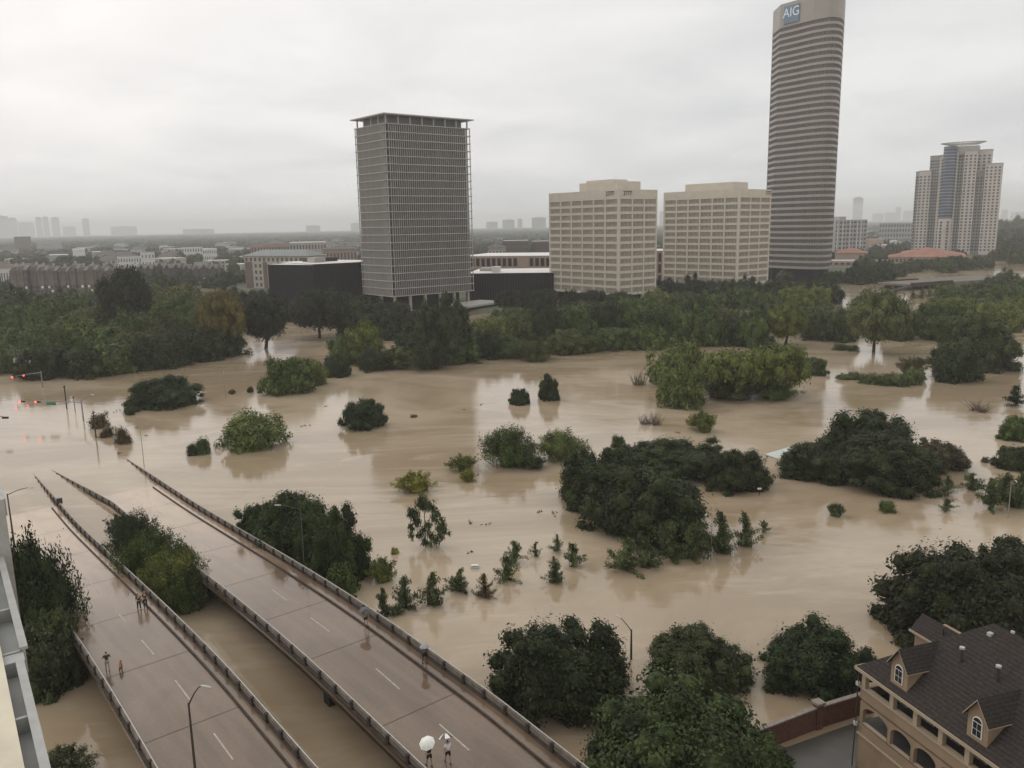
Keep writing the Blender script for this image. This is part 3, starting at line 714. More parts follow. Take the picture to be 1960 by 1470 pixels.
# --- grey sunscreen tower on pilotis
def sunscreen_tower():
    th=R(38.7); Lf,Rf=28.8,47.8; zb,zt=8.0,86.4; nf=22; fh=(zt-zb)/nf
    T=thing('office_tower','tall grey office tower wrapped in a fine sunscreen grid standing on columns','office tower',(-55.3,389.4,0),th)
    ins=1.7
    m=MB(); m.box(ins,Rf-ins,ins,Lf-ins,zb+.2,zt-.1); m.build('glass_core',TINT2,T)
    sm=MB(); sm.box(0,Rf,0,Lf,-.2,.16); SL=sm.mesh('floor_slab',GREYSLAB)
    for i in range(nf+1): obj('floor_slab',SL,T,(0,0,zb+i*fh))
    # sunscreen, one panel of fins per storey and side
    fx=MB(); n=38
    for k in range(n+1):
        x=ins+.4+(Rf-2*ins-.8)*k/n; fx.box(x-.13,x+.13,0,.75,.17,fh-.17)
    FX=fx.mesh('sunscreen',GREYFIN)
    fy=MB(); n=24
    for k in range(n+1):
        y=ins+.3+(Lf-2*ins-.6)*k/n; fy.box(0,.75,y-.13,y+.13,.17,fh-.17)
    FY=fy.mesh('sunscreen',GREYFIN)
    for i in range(nf):
        obj('sunscreen',FX,T,(0,.06,zb+i*fh)); obj('sunscreen',FY,T,(.06,0,zb+i*fh))
        obj('sunscreen',FX,T,(Rf,Lf-.06,zb+i*fh),math.pi); 
    cm=MB(); cm.box(-.17,.17,-.17,.17,0,zt-zb); CM=cm.mesh('corner_column',GREYSLAB)
    for x,y in ((.35,.35),(Rf-.35,.35),(.35,Lf-.35),(Rf-.35,Lf-.35)): obj('corner_column',CM,T,(x,y,zb))
    pm=MB(); pm.box(-.55,.55,-.55,.55,-.5,zb-.18); PM=pm.mesh('pilotis_column',GREYSLAB)
    for k in range(6):
        for y in (2.2,Lf*.5,Lf-2.2): obj('pilotis_column',PM,T,(2.5+(Rf-5)*k/5,y,0))
    m=MB(); m.box(6,Rf-6,5,Lf-5,0,zb-.2); m.build('lobby',BLACKGLASS,T)
    m=MB(); m.box(3.2,Rf-3.2,3.2,Lf-3.2,zt+.18,zt+3.6); m.build('penthouse',mat('penthouse_glass',(.11,.12,.12),.4,.4),T)
    rc=MB(); rc.box(-.28,.28,-.28,.28,0,3.6); RC=rc.mesh('roof_column',ROOFSLAB)
    for k in range(8):
        x=1.2+(Rf-2.4)*k/7
        for y in (1.2,Lf-1.2): obj('roof_column',RC,T,(x,y,zt+.18))
    for k in range(1,4):
        for x in (1.2,Rf-1.2): obj('roof_column',RC,T,(x,1.2+(Lf-2.4)*k/4,zt+.18))
    m=MB(); m.box(-1.3,Rf+1.3,-1.3,Lf+1.3,zt+3.79,zt+4.3); m.build('roof_canopy',ROOFSLAB,T)
    return T
sunscreen_tower()

# --- two cream precast blocks
def cream_block(label,loc,th,Lf,Rf,zb,zt,roofs,numL,numR,text):
    T=thing('office_block',label,'office block',(loc[0],loc[1],0),R(th))
    nf=13; par=3.9; fh=(zt-par-zb)/nf; nL,nR=6,3
    m=MB(); m.box(.7,Rf-.7,.7,Lf-.7,zb+.3,zt-1.0); m.build('core',BEIGE2,T)
    pier=MB(); pier.box(0,1.1,0,1.1,zb-.01,zt); PI=pier.mesh('corner_pier',BEIGE)
    for x,y in ((0,0),(Rf-1.1,0),(0,Lf-1.1),(Rf-1.1,Lf-1.1)): obj('corner_pier',PI,T,(x,y,0))
    sp=1.25
    for side,W_,nb in (('R',Rf,nR),('L',Lf,nL)):
        bw=(W_-2.2-.0)/nb
        # spandrels per storey
        s=MB(); s.box(1.1,W_-1.1,.06,.7,-sp/2,sp/2); SM=s.mesh('spandrel',BEIGE)
        p=MB(); p.box(-.5,.5,-.05,.7,zb+sp/2,zt-par-sp/2-.01); PM=p.mesh('pier',BEIGE)
        wb=MB(); x0,x1=.5,bw-.5
        wb.box(x0,x1,.52,.62,sp/2,fh-sp/2,TINT)
        nm=8
        for k in range(nm+1):
            x=x0+(x1-x0)*k/nm; wb.box(x-.21,x+.21,.2,.52,sp/2+.01,fh-sp/2-.01,BEIGE2)
        WM=wb.mesh('window')
        for face in (0,1):
            def place(me,u,z,name):
                # u along the face; two opposite faces
                if side=='R':
                    if face==0: return obj(name,me,T,(u,0,z),0)
                    return obj(name,me,T,(Rf-u,Lf,z),math.pi)
                if face==0: return obj(name,me,T,(0,Lf-u,z),-math.pi/2)
                return obj(name,me,T,(Rf,u,z),math.pi/2)
            for i in range(nf+1): place(SM,0,zb+i*fh+.0,'spandrel')
            for b in range(1,nb): place(PM,1.1+b*bw,0,'pier')
            if face==0:
                for i in range(nf):
                    for b in range(nb): place(WM,1.1+b*bw,zb+i*fh,'window')
            else:
                w2=MB(); w2.box(1.2,W_-1.2,.5,.6,zb+.5,zt-par-.5); place(w2.mesh('window_wall',TINT),0,0,'window_wall')
            q=MB(); q.box(1.1,W_-1.1,.03,.7,zt-par+sp/2-.02,zt-.01); place(q.mesh('parapet',BEIGE),0,0,'parapet')
    m=MB(); m.box(.7,Rf-.7,.7,Lf-.7,zt-.99,zt-.6); m.build('roof',GREYSLAB,T)
    for (x0,x1,y0,y1,z0,z1) in roofs:
        m=MB(); m.box(x0,x1,y0,y1,z0,z1); m.build('roof_house',BEIGE,T)
    c=MB(); c.box(-.6,.6,-.6,.6,0,zb-.5)
    CM=c.mesh('ground_column',BEIGE)
    for x in (.9,Rf*.34,Rf*.66,Rf-.9):
        for y in (.9,Lf*.5,Lf-.9): obj('ground_column',CM,T,(x,y,0))
    m=MB(); m.box(3,Rf-3,3,Lf-3,0,zb-.4); m.build('lobby',BLACKGLASS,T)
    if numR is not None:
        o=obj('building_numeral',text_mesh(text,2.9,NUMERAL,.06,'building_numeral'),T,(numR,-.09,zt-1.85),0); o.rotation_euler=(math.pi/2,0,0)
    if numL is not None:
        o=obj('building_numeral',text_mesh(text,2.9,NUMERAL,.06,'building_numeral'),T,(-.09,numL,zt-1.85),0); o.rotation_euler=(math.pi/2,0,-math.pi/2)
    return T
cream_block('nearer cream office block with black numerals at its corner beside the grey tower',(52.2,401.6),37.7,51.2,26.8,6.0,55.8,
    [(5,21,6,33,55.2,60.0),(7,18,12,30,60.003,61.2)],6.0,5.8,'2777')
cream_block('farther cream office block standing against the foot of the tallest tower',(123.3,452.5),41.6,50.7,31.3,6.0,56.9,
    [(6,20,8,40,56.3,61.0)],None,28.3,'2727')
# --- tallest rounded tower
def rounded_tower():
    def P(px,dist): q=at_dist(px,514,dist); return (q.x,q.y)
    A=P(1461,594); B=P(1474,577); C=P(1534,561); D=P(1552,558.5)
    c=at_dist(1560,514,575)
    pts=[A,B]
    for f in (.25,.5,.75): pts.append((B[0]+(C[0]-B[0])*f,B[1]+(C[1]-B[1])*f))
    pts+=[C,D]
    for px,d in ((1562,557.5),(1571,558),(1579,560),(1585,563.5),(1589,569),(1590.5,577),(1591,588)): pts.append(P(px,d))
    for px,d in ((1586,600),(1560,607),(1525,611),(1490,612),(1466,606)): pts.append(P(px,d))
    ox,oy=C; pts=[(x-ox,y-oy) for x,y in pts]
    T=thing('skyscraper','tallest tower with pinkish grey bands and one rounded corner','skyscraper',(ox,oy,0))
    cen=(sum(p[0] for p in pts)/len(pts),sum(p[1] for p in pts)/len(pts))
    def shrink(k): 
        out=[]
        for p in pts:
            v=Vector((p[0]-cen[0],p[1]-cen[1])); l=v.length; v=v*((l-k)/l); out.append((cen[0]+v.x,cen[1]+v.y))
        return out
    if sum(pts[i][0]*pts[(i+1)%len(pts)][1]-pts[(i+1)%len(pts)][0]*pts[i][1] for i in range(len(pts)))<0: order=-1
    else: order=1
    zb=z_for(515,ox,oy); ztop=z_for(38,ox+2,oy); nf=40; fh=(ztop-zb)/nf
    sp=1.5
    def ring(k): 
        q=shrink(k); return q if order==1 else q[::-1]
    m=MB(); m.prism(ring(0),0,sp); SP=m.mesh('spandrel_band',GRANITE)
    m=MB(); m.prism(ring(.55),0,fh-sp-.01,TOWERGLASS)
    q=ring(.28); nq=len(q)
    for i in range(nq):
        a=Vector(q[i]);b=Vector(q[(i+1)%nq]); l=(b-a).length; n=max(1,int(round(l/1.55))); an=math.atan2(b.y-a.y,b.x-a.x)
        for k in range(n):
            p=a+(b-a)*((k+.5)/n); m.box(-.15,.15,-.2,.2,.01,fh-sp-.02,TOWERFIN,an,(p.x,p.y))
    WB=m.mesh('window_band')
    for i in range(nf):
        obj('spandrel_band',SP,T,(0,0,zb+i*fh)); obj('window_band',WB,T,(0,0,zb+i*fh+sp))
    m=MB(); m.prism(ring(0),ztop,ztop+14); m.build('crown_wall',GRANITE,T)
    m=MB(); m.prism(ring(1.5),0,zb-.01); m.build('lobby',BLACKGLASS,T)
    # sign near the sharp corner
    Bc=Vector((B[0]-ox,B[1]-oy)); Cc=Vector((0,0)); d=(Cc-Bc); W_=d.length; an=math.atan2(d.y,d.x)
    nrm=Vector((d.y,-d.x)).normalized(); 
    if nrm.dot(Vector((-ox,-oy)))<0: nrm=-nrm
    f=.36; w=11.5
    px_=Bc+d*f; zs=(ztop+1.6+ztop+11.8)/2
    m=MB(); m.box(-w/2,w/2,-.3,.3,-5.1,5.1); s=m.build('sign_panel',SIGNBLUE,T,loc=(px_.x+nrm.x*.35,px_.y+nrm.y*.35,zs),rz=an)
    o=obj('lettering',text_mesh('AIG',7.6,SIGNTXT,.1,'lettering'),s,(0,-.42,.9)); o.rotation_euler=(math.pi/2,0,0)
    return T
rounded_tower()

# --- stepped residential tower
def stepped_tower():
    Lc=at_dist(1745,478,1010); Rc=at_dist(1901,478,1004)
    d=Vector((Rc.x-Lc.x,Rc.y-Lc.y)); W_=d.length; an=math.atan2(d.y,d.x)
    T=thing('residential_tower','beige stepped apartment tower with a blue glass bow and a disc crown','apartment tower',(Lc.x,Lc.y,0),an)
    s=W_/156.0
    def U(px): return (px-13-1742)*s
    def Z(py): return z_for(py,(Lc.x+Rc.x)/2,(Lc.y+Rc.y)/2)
    fh=3.2
    def wing(x0,x1,front,depth,top,cols,mt=STONE,winw=.5,dark=False):
        a,b=U(x0),U(x1); zt=Z(top)
        m=MB(); m.box(a,b,-front,depth,0,zt); w=m.build('wing',mt,T)
        m=MB(); n=int((zt-6)/fh); cw=(b-a)/cols
        for i in range(n):
            z=5+i*fh
            for c in range(cols):
                x=a+cw*(c+.5); m.box(x-cw*winw/2,x+cw*winw/2,-front-.05,-front+.2,z,z+1.7)
        m.build('window_grid',FARWIN,w)
        # side windows
        m=MB()
        for i in range(n):
            z=5+i*fh
            for c in range(3):
                y=-front+2+c*3.4; m.box(a-.05,a+.2,y,y+1.8,z,z+1.8)
        m.build('side_window_grid',FARWIN,w)
        m=MB(); m.box(a-.4,b+.4,-front-.4,depth+.4,zt,zt+.7); m.build('cornice',STONE2,w)
        return w
    wing(1752,1762,-3,22,326,2,STONE2,.7); wing(1760,1783,2,22,325,3)
    wing(1783,1797,-4,22,296,3,STONE2,.6); wing(1777,1800,-7,20,296,3,STONE2)
    wing(1797,1808,1,20,300,1); wing(1800,1806,3,20,296,1,STONE)
    wing(1826,1832,3,20,292,1,STONE); wing(1832,1846,-3,20,292,3,STONE2,.6)
    wing(1844,1868,2.5,22,290,3); wing(1866,1893,-6,22,289,3)
    wing(1869,1886,-4,22,330,3,STONE2,.6); wing(1884,1914,3,22,317,4)
    # blue bow
    cx=(U(1806)+U(1827))/2; rr=(U(1829)-U(1803))/2; 
    poly=[(cx+rr*math.cos(a_),-2.5+rr*.8*math.sin(a_)) for a_ in [math.pi+math.pi*k/10 for k in range(11)]]+[(cx+rr,12),(cx-rr,12)]
    m=MB(); m.prism(poly,Z(418),Z(280)); bw=m.build('glass_bow',BLUEGLASS,T)
    z=Z(416); 
    while z<Z(282):
        m=MB(); pp=[(cx+(x-cx)*1.015,y*1.015-.05) for x,y in poly]; m.prism(pp,z,z+.45); m.build('floor_line',STONE2,bw); z+=fh
    m=MB(); m.prism(poly,0,Z(418)-.01); lw=m.build('lower_bow',STONE,T)
    m=MB()
    for i in range(10):
        for c in (-.5,.5): m.box(cx+c*rr-1,cx+c*rr+1,-2.5-rr*.8+.2,-1,5+i*fh,6.8+i*fh)
    m.build('window_grid',FARWIN,lw)
    m=MB(); m.box(U(1803),U(1869),0,18,Z(296),Z(280)); m.build('top_storey',STONE2,T)
    # disc crown: ring with spokes
    ccx,ccy=(U(1796)+U(1880))/2,8; Rr=(U(1880)-U(1796))/2; zz=Z(277)
    m=MB(); n=36
    for k in range(n):
        a0,a1=2*math.pi*k/n,2*math.pi*(k+1)/n
        m.tube([(ccx+Rr*math.cos(a0),ccy+Rr*.5*math.sin(a0),zz+2.4),(ccx+Rr*math.cos(a1),ccy+Rr*.5*math.sin(a1),zz+2.4)],.55,5)
        m.tube([(ccx+Rr*.66*math.cos(a0),ccy+Rr*.33*math.sin(a0),zz+.3),(ccx+Rr*math.cos(a0),ccy+Rr*.5*math.sin(a0),zz+2.4)],.3,4)
        m.tube([(ccx+Rr*.66*math.cos(a0),ccy+Rr*.33*math.sin(a0),zz+.3),(ccx+Rr*.66*math.cos(a1),ccy+Rr*.33*math.sin(a1),zz+.3)],.4,4)
    m.build('crown_ring',GREYSLAB,T)
stepped_tower()

# ------------------------------------------------------------------ lower buildings
def fbox(name,label,cat,px0,px1,pyb,pyt,dist,depth,m_wall,roof=None,yaw=0.0,zb=.8,win=None,winm=FARWIN,group=None,roofkind='flat',rh=3.0,par=.8,fins=0,dist1=None,wall_name='wall'):
    """box building whose front runs from px0 to px1 (photo pixels) at the given distances; top at pixel row pyt"""
    A=at_dist(px0,pyb,dist); B=at_dist(px1,pyb,dist1 or dist)
    d=Vector((B.x-A.x,B.y-A.y)); W_=d.length; an=math.atan2(d.y,d.x)
    ht=z_for(pyt,(A.x+B.x)/2,(A.y+B.y)/2)
    T=thing(name,label,cat,(A.x,A.y,0),an,group)
    m=MB(); m.box(0,W_,0,depth,-.5,ht); m.build(wall_name,m_wall,T)
    if roofkind=='flat':
        m=MB(); m.box(.4,W_-.4,.4,depth-.4,ht+.003,ht+.15); m.build('roof',roof or GREYSLAB,T)
        if par:
            for (a,b,c,e) in ((0,W_,0,.4),(0,W_,depth-.4,depth),(0,.4,.4,depth-.4),(W_-.4,W_,.4,depth-.4)):
                pass
    elif roofkind=='hip':
        o=.8; hh=ht+.01; rid=min(W_,depth)/2
        m=MB(); a,b,c,e=-o,W_+o,-o,depth+o
        if W_>=depth: r1=(a+rid+o,depth/2,hh+rh); r2=(b-rid-o,depth/2,hh+rh)
        else: r1=(W_/2,c+rid+o,hh+rh); r2=(W_/2,e-rid-o,hh+rh)
        if W_>=depth:
            m.face([(a,c,hh),(b,c,hh),r2,r1]); m.face([(b,c,hh),(b,e,hh),r2]); m.face([(b,e,hh),(a,e,hh),r1,r2]); m.face([(a,e,hh),(a,c,hh),r1])
        else:
            m.face([(a,c,hh),(b,c,hh),r1]); m.face([(b,c,hh),(b,e,hh),r2,r1]); m.face([(b,e,hh),(a,e,hh),r2]); m.face([(a,e,hh),(a,c,hh),r1,r2])
        m.face([(a,c,hh),(a,e,hh),(b,e,hh),(b,c,hh)]); m.build('roof',roof or ROOFGREY,T)
    elif roofkind=='gable':
        o=.5; hh=ht+.01; m=MB(); a,b,c,e=-o,W_+o,-o,depth+o
        m.face([(a,c,hh),(b,c,hh),(b,depth/2,hh+rh),(a,depth/2,hh+rh)]); m.face([(b,e,hh),(a,e,hh),(a,depth/2,hh+rh),(b,depth/2,hh+rh)])
        m.face([(a,e,hh),(a,c,hh),(a,depth/2,hh+rh)]); m.face([(b,c,hh),(b,e,hh),(b,depth/2,hh+rh)]); m.face([(a,c,hh),(a,e,hh),(b,e,hh),(b,c,hh)])
        m.build('roof',roof or ROOFGREY,T)
    if win:
        nx_,nz,fw_,fh_=win; wm_=MB(); cw=W_/nx_*fw_; chh=(ht-1.5)/nz*fh_
        wm_.box(-cw/2,cw/2,-.12,.1,0,chh); WW=wm_.mesh('window',winm)
        for i in range(nz):
            for j in range(nx_):
                obj('window',WW,T,((j+.5)*W_/nx_,0,1.2+i*(ht-1.5)/nz+(ht-1.5)/nz*(1-fh_)*.5))
    if fins:
        m=MB()
        for k in range(fins+1): x=W_*k/fins; m.box(x-.12,x+.12,-.22,-.003,0,ht-.2)
        m.build('mullions',DARK if m_wall is BLACKGLASS else GREYSLAB,T)
    return T,W_,ht
# black glass pavilions
T,W_,ht=fbox('glass_pavilion','low black glass building with a white roof left of the grey tower','office building',517,601,560,507,440,52,BLACKGLASS,WHITEROOF,dist1=419,fins=26)
m=MB(); m.box(W_*.45,W_*.62,14,22,ht+.2,ht+3.0); m.build('roof_unit',GREYSLAB,T)
T2=thing('glass_pavilion_wing','right half of the low black building tucked behind the grey tower','office building',(T.location.x,T.location.y,0),0)
A=at_dist(603,560,419.5); B=at_dist(700,560,432); d=Vector((B.x-A.x,B.y-A.y)); T2.location=(A.x,A.y,0); T2.rotation_euler=(0,0,math.atan2(d.y,d.x)); ht2=z_for(506,A.x,A.y)-.05
m=MB(); m.box(0,d.length,.2,44,-.5,ht2); m.build('wall',BLACKGLASS,T2)
m=MB(); m.box(.4,d.length-.4,.6,43.5,ht2+.003,ht2+.15); m.build('roof',WHITEROOF,T2)
m=MB()
for k in range(23): x=d.length*k/22; m.box(x-.12,x+.12,-.05,.197,0,ht2-.2)
m.build('mullions',DARK,T2)
m=MB(); m.box(d.length*.35,d.length*.9,24,34,ht2+.2,ht2+2.2); m.build('roof_unit',DARK,T2)
T,W_,ht=fbox('glass_pavilion','low black glass building between the grey tower and the cream block','office building',893,1060,575,523,445,46,BLACKGLASS,WHITEROOF,dist1=440,fins=34)
m=MB(); m.box(W_*.28,W_*.37,6,13,ht+.2,ht+3.2); m.build('roof_unit',WHITEWALL,T)
m=MB(); m.box(W_*.1,W_*.3,20,30,ht+.2,ht+1.8); m.build('roof_unit',GREYSLAB,T)
# terrace beside tower
A=at(893,588,2.6); B=at(968,577,2.6); d=Vector((B.x-A.x,B.y-A.y)); T=thing('terrace','pale concrete terrace at the foot of the grey tower','terrace',(A.x,A.y,0),math.atan2(d.y,d.x))
m=MB(); m.box(0,d.length,0,16,2.0,2.9); m.build('slab',CONC_PALE,T); m=MB(); m.box(2,d.length-2,1.5,15,-.5,1.99); m.build('base_wall',DARK,T)
# salmon parking garage
def garage(label,px0,px1,pyb,pyt,dist,dist1,depth,nb,levels=3):
    A=at_dist(px0,pyb,dist); B=at_dist(px1,pyb,dist1); d=Vector((B.x-A.x,B.y-A.y)); W_=d.length; ht=z_for(pyt,(A.x+B.x)/2,(A.y+B.y)/2)
    T=thing('parking_garage',label,'parking garage',(A.x,A.y,0),math.atan2(d.y,d.x)); fh=ht/levels
    m=MB(); m.box(1,W_-1,1,depth-1,-.5,ht-1.2); m.build('dark_interior',DARK,T)
    for i in range(levels):
        m=MB(); m.box(0,W_,0,depth,fh*(i+1)-1.5,fh*(i+1)); m.build('parapet_band',SALMON,T)
    pm=MB(); pm.box(-.5,.5,-.05,.9,0,ht); PM=pm.mesh('column',SALMON)
    for k in range(nb+1): obj('column',PM,T,(W_*k/nb,0,0))
    m=MB(); m.box(W_*.62,W_*.72,-.2,1,0,ht-.5); m.build('stair_bay',SALMON,T)
    m=MB(); m.box(.6,W_-.6,.6,depth-.6,ht+.003,ht+.1); m.build('roof_deck',WHITEROOF,T)
    return T
garage('long salmon parking garage behind the grey tower',880,1065,525,490,560,540,60,18)
garage('low parking garage glimpsed between the two cream blocks',1250,1275,525,480,560,560,40,3)
# brick apartments with grey green roof
T,W_,ht=fbox('apartment_building','brick and beige apartment block with a grey green hipped roof behind the black building','apartment building',471,592,540,490,600,18,BEIGEWALL,ROOFGREEN,dist1=560,win=(14,5,.45,.55),roofkind='hip',rh=4)
m=MB(); m.box(.5,W_*.12,-.3,-.003,0,ht-4); m.build('brick_bay',REDBRICK,T)
m=MB(); m.box(W_*.3,W_*.36,-.3,-.003,0,ht-4); m.build('brick_bay',REDBRICK,T)
fbox('apartment_building','long salmon and beige apartments seen over the brick apartments','apartment building',480,560,480,467,900,40,SALMON,ROOFGREY,win=(14,2,.4,.5))
fbox('apartment_building','reddish apartments with a pale roof left of the grey tower','apartment building',555,625,480,464,860,35,BEIGEWALL,WHITEROOF,win=(12,3,.4,.5))
fbox('apartment_building','beige gabled apartments nearest the grey tower on its left','apartment building',618,684,500,477,700,40,SALMON,ROOFGREY,win=(10,2,.4,.5),roofkind='hip')
fbox('apartment_building','brick apartments with white towers between the grey tower and cream block','apartment building',962,1012,480,461,840,35,REDBRICK,GREYSLAB,win=(12,4,.35,.5))
fbox('apartment_building','dark brick apartments beside the cream block edge','apartment building',1018,1052,480,462,860,35,REDBRICK,GREYSLAB,win=(8,4,.35,.5))
fbox('house','small beige hipped house in front of the brick apartments','house',935,968,482,474,700,22,BEIGEWALL,ROOFGREY,win=(5,2,.4,.5),roofkind='hip')
# townhouse terraces with gables and chimneys on the left
def terrace_row(label,px0,px1,pyb,pyt,d0,d1,n,roofm,wallm,grp):
    for k in range(n):
        a=px0+(px1-px0)*k/n; b=px0+(px1-px0)*(k+1)/n-.3; da=d0+(d1-d0)*k/n; db=d0+(d1-d0)*(k+1)/n
        A=at_dist(a,pyb,da); B=at_dist(b,pyb,db); d=Vector((B.x-A.x,B.y-A.y)); W_=d.length; ht=z_for(pyt,A.x,A.y)+random.Random(k*7+n).uniform(-1.6,1.6)
        T=thing('townhouse',label%(['first','second','third','fourth','fifth','sixth','seventh','eighth','ninth','tenth','eleventh','twelfth','thirteenth','fourteenth'][k]),'townhouse',(A.x,A.y+random.Random(k).uniform(-2.5,2.5),0),math.atan2(d.y,d.x),grp)
        m=MB(); m.box(0,W_,0,14,-.5,ht-3); m.build('wall',wallm,T)
        m=MB(); hh=ht-3; m.face([(0,-.5,hh),(W_,-.5,hh),(W_,7,ht),(0,7,ht)]); m.face([(W_,14.5,hh),(0,14.5,hh),(0,7,ht),(W_,7,ht)]); m.face([(0,14.5,hh),(0,-.5,hh),(0,7,ht)]); m.face([(W_,-.5,hh),(W_,14.5,hh),(W_,7,ht)])
        m.build('roof',roofm,T)
        gx0,gx1=W_*.28,W_*.72; m=MB()
        m.face([(gx0,-1,0),(gx1,-1,0),(gx1,-1,hh),(W_*.5,-1,ht-.6),(gx0,-1,hh)]); m.face([(gx0,-1,0),(gx0,-1,hh),(gx0,0.2,hh),(gx0,0.2,0)]); m.face([(gx1,-1,0),(gx1,0.2,0),(gx1,0.2,hh),(gx1,-1,hh)])
        m.face([(gx0-.4,-1.2,hh-.2),(W_*.5,-1.2,ht-.5),(W_*.5,6.5,ht-.5),(gx0-.4,4,hh-.2)],roofm); m.face([(W_*.5,-1.2,ht-.5),(gx1+.4,-1.2,hh-.2),(gx1+.4,4,hh-.2),(W_*.5,6.5,ht-.5)],roofm)
        m.build('gable',wallm,T)
        m=MB(); m.box(W_*.1,W_*.1+1.1,8,9.2,hh,ht+1.8); m.build('chimney',BEIGEWALL,T)
        for x in (W_*.12,W_*.5,W_*.86):
            for z in (1.8,4.6):
                if z<hh-1: m=MB(); y=-1.08 if abs(x-W_*.5)<.1 else -.06; m.box(x-.7,x+.7,y,y+.3,z,z+1.5); m.build('window',WHITEFRAME if (k*3+int(z)+int(x))%4==0 else FARWIN,T)
terrace_row('%s brown gabled townhouse from the left in the row behind the dark wood',18,246,545,510,640,610,12,mat('brown_shingle',(.21,.19,.18),.9,.1,.3,.3),mat('brown_brick',(.16,.14,.13),.9,.1,.3,.3),'gabled townhouses on the left')
terrace_row('%s grey gabled townhouse from the left in the row right of the white apartments',262,420,540,506,660,650,9,mat('grey_shingle',(.17,.16,.15),.9,.1,.3,.3),mat('grey_brick',(.13,.115,.11),.9,.1,.3,.3),'grey gabled townhouses')
fbox('apartment_building','bright white stepped apartments beyond the townhouses','apartment building',226,272,510,491,800,22,WHITEWALL,ROOFGREY,win=(9,3,.35,.45))
fbox('apartment_building','white apartments with a lean-to roof just right of the stepped white ones','apartment building',271,298,508,483,840,25,WHITEWALL,REDBRICK,win=(4,3,.3,.4))
fbox('house','white house with a brown roof at the far left behind the townhouses','house',0,62,522,513,760,20,WHITEWALL,REDBRICK,win=(12,1,.4,.5),roofkind='gable')
fbox('commercial_building','white warehouse gable standing out in the left suburb','warehouse',140,164,492,477,1250,40,WHITEWALL,WHITEROOF)
fbox('commercial_building','flat pale roofed shed right of the white warehouse','warehouse',176,214,490,482,1300,30,STONE2,WHITEROOF)
fbox('commercial_building','long pale roofed shed left of the white warehouse','warehouse',95,132,496,488,1150,30,STONE2,WHITEROOF)
fbox('house','white row houses stepping down right of the white apartments','house',388,416,490,476,1150,22,WHITEWALL,WHITEROOF,win=(8,2,.4,.5))
fbox('house','pale flat roofed houses left of the white row houses','house',348,388,484,473,1250,22,WHITEWALL,REDBRICK,win=(8,2,.4,.5))
fbox('apartment_building','long pale green roofed block in the left distance','apartment building',70,118,470,464,2000,60,STONE2,ROOFGREEN)
fbox('church','dark brick church with a small steeple on the left horizon','church',28,60,466,453,2400,60,REDBRICK,ROOFGREY)
# mid distance scatter of houses
hg=random.Random(5)
names=[]
protos=[]
for k,(wm_,rf,rk) in enumerate(((WHITEWALL,ROOFGREY,'gable'),(BEIGEWALL,ROOFGREY,'hip'),(REDBRICK,GREYSLAB,'flat'),(BEIGEWALL,WHITEROOF,'flat'),(WHITEWALL,ROOFGREEN,'hip'))):
    protos.append((wm_,rf,rk))
desc=['white gabled house','beige hipped house','brick flat roofed block','pale flat roofed block','white green-roofed house']
first={}
ONUM=['first','second','third','fourth','fifth','sixth','seventh','eighth','ninth','tenth','eleventh','twelfth','thirteenth','fourteenth','fifteenth','sixteenth','seventeenth','eighteenth','nineteenth','twentieth']+['twenty-'+q for q in ('first','second','third','fourth','fifth','sixth','seventh','eighth','ninth')]+['thirtieth']+['thirty-'+q for q in ('first','second','third','fourth','fifth','sixth','seventh','eighth','ninth')]
def suburb_house(px,dist,k,scale,rot,lab):
    g='houses scattered through the far suburb'
    P=at_dist(px,450,dist)
    if k not in first:
        wm_,rf,rk=protos[k]; W_,D_,H_=18,12,6.5
        T=thing('house',lab,'house',(P.x,P.y,0),rot,g); first[k]=T
        m=MB(); m.box(-W_/2,W_/2,-D_/2,D_/2,-.5,H_); m.build('wall',wm_,T)
        m=MB()
        if rk=='flat': m.box(-W_/2+.3,W_/2-.3,-D_/2+.3,D_/2-.3,H_+.003,H_+.3)
        else:
            i=5 if rk=='hip' else 0; a,b,c,e=-W_/2-.5,W_/2+.5,-D_/2-.5,D_/2+.5; h=H_+.01
            m.face([(a,c,h),(b,c,h),(b-i,0,h+3.5),(a+i,0,h+3.5)]); m.face([(b,e,h),(a,e,h),(a+i,0,h+3.5),(b-i,0,h+3.5)]); m.face([(a,e,h),(a,c,h),(a+i,0,h+3.5)]); m.face([(b,c,h),(b,e,h),(b-i,0,h+3.5)]); m.face([(a,c,h),(a,e,h),(b,e,h),(b,c,h)])
        m.build('roof',rf,T)
        for z_ in (1.2,4.0):
            for x in (-6.5,-2.2,2.2,6.5): m=MB(); m.box(x-.8,x+.8,-D_/2-.1,-D_/2+.1,z_,z_+1.4); m.build('window',FARWIN,T)
        T.scale=(scale,scale,scale)
    else: copy_tree(first[k],(P.x,P.y,0),rot,lab,g,(scale,scale,scale))
hs_=[]
for i in range(112):
    px=hg.uniform(-20,690) if i<88 else hg.uniform(905,1050) if i<100 else hg.uniform(1600,1745)
    dist=hg.uniform(820,2300) if px<1500 else hg.uniform(1250,2400)
    hs_.append((px,dist,hg.choice((0,1,1,2,3,3,4)),hg.uniform(.8,1.7),hg.uniform(-.5,.5)))
cnt={}
for h_ in sorted(hs_):
    side='left' if h_[0]<690 else 'middle' if h_[0]<1060 else 'right'; key=(side,h_[2]); n_=cnt.get(key,0); cnt[key]=n_+1
    suburb_house(*h_,'%s far %s from the left in the %s suburb'%(ONUM[n_%39],desc[h_[2]],side))
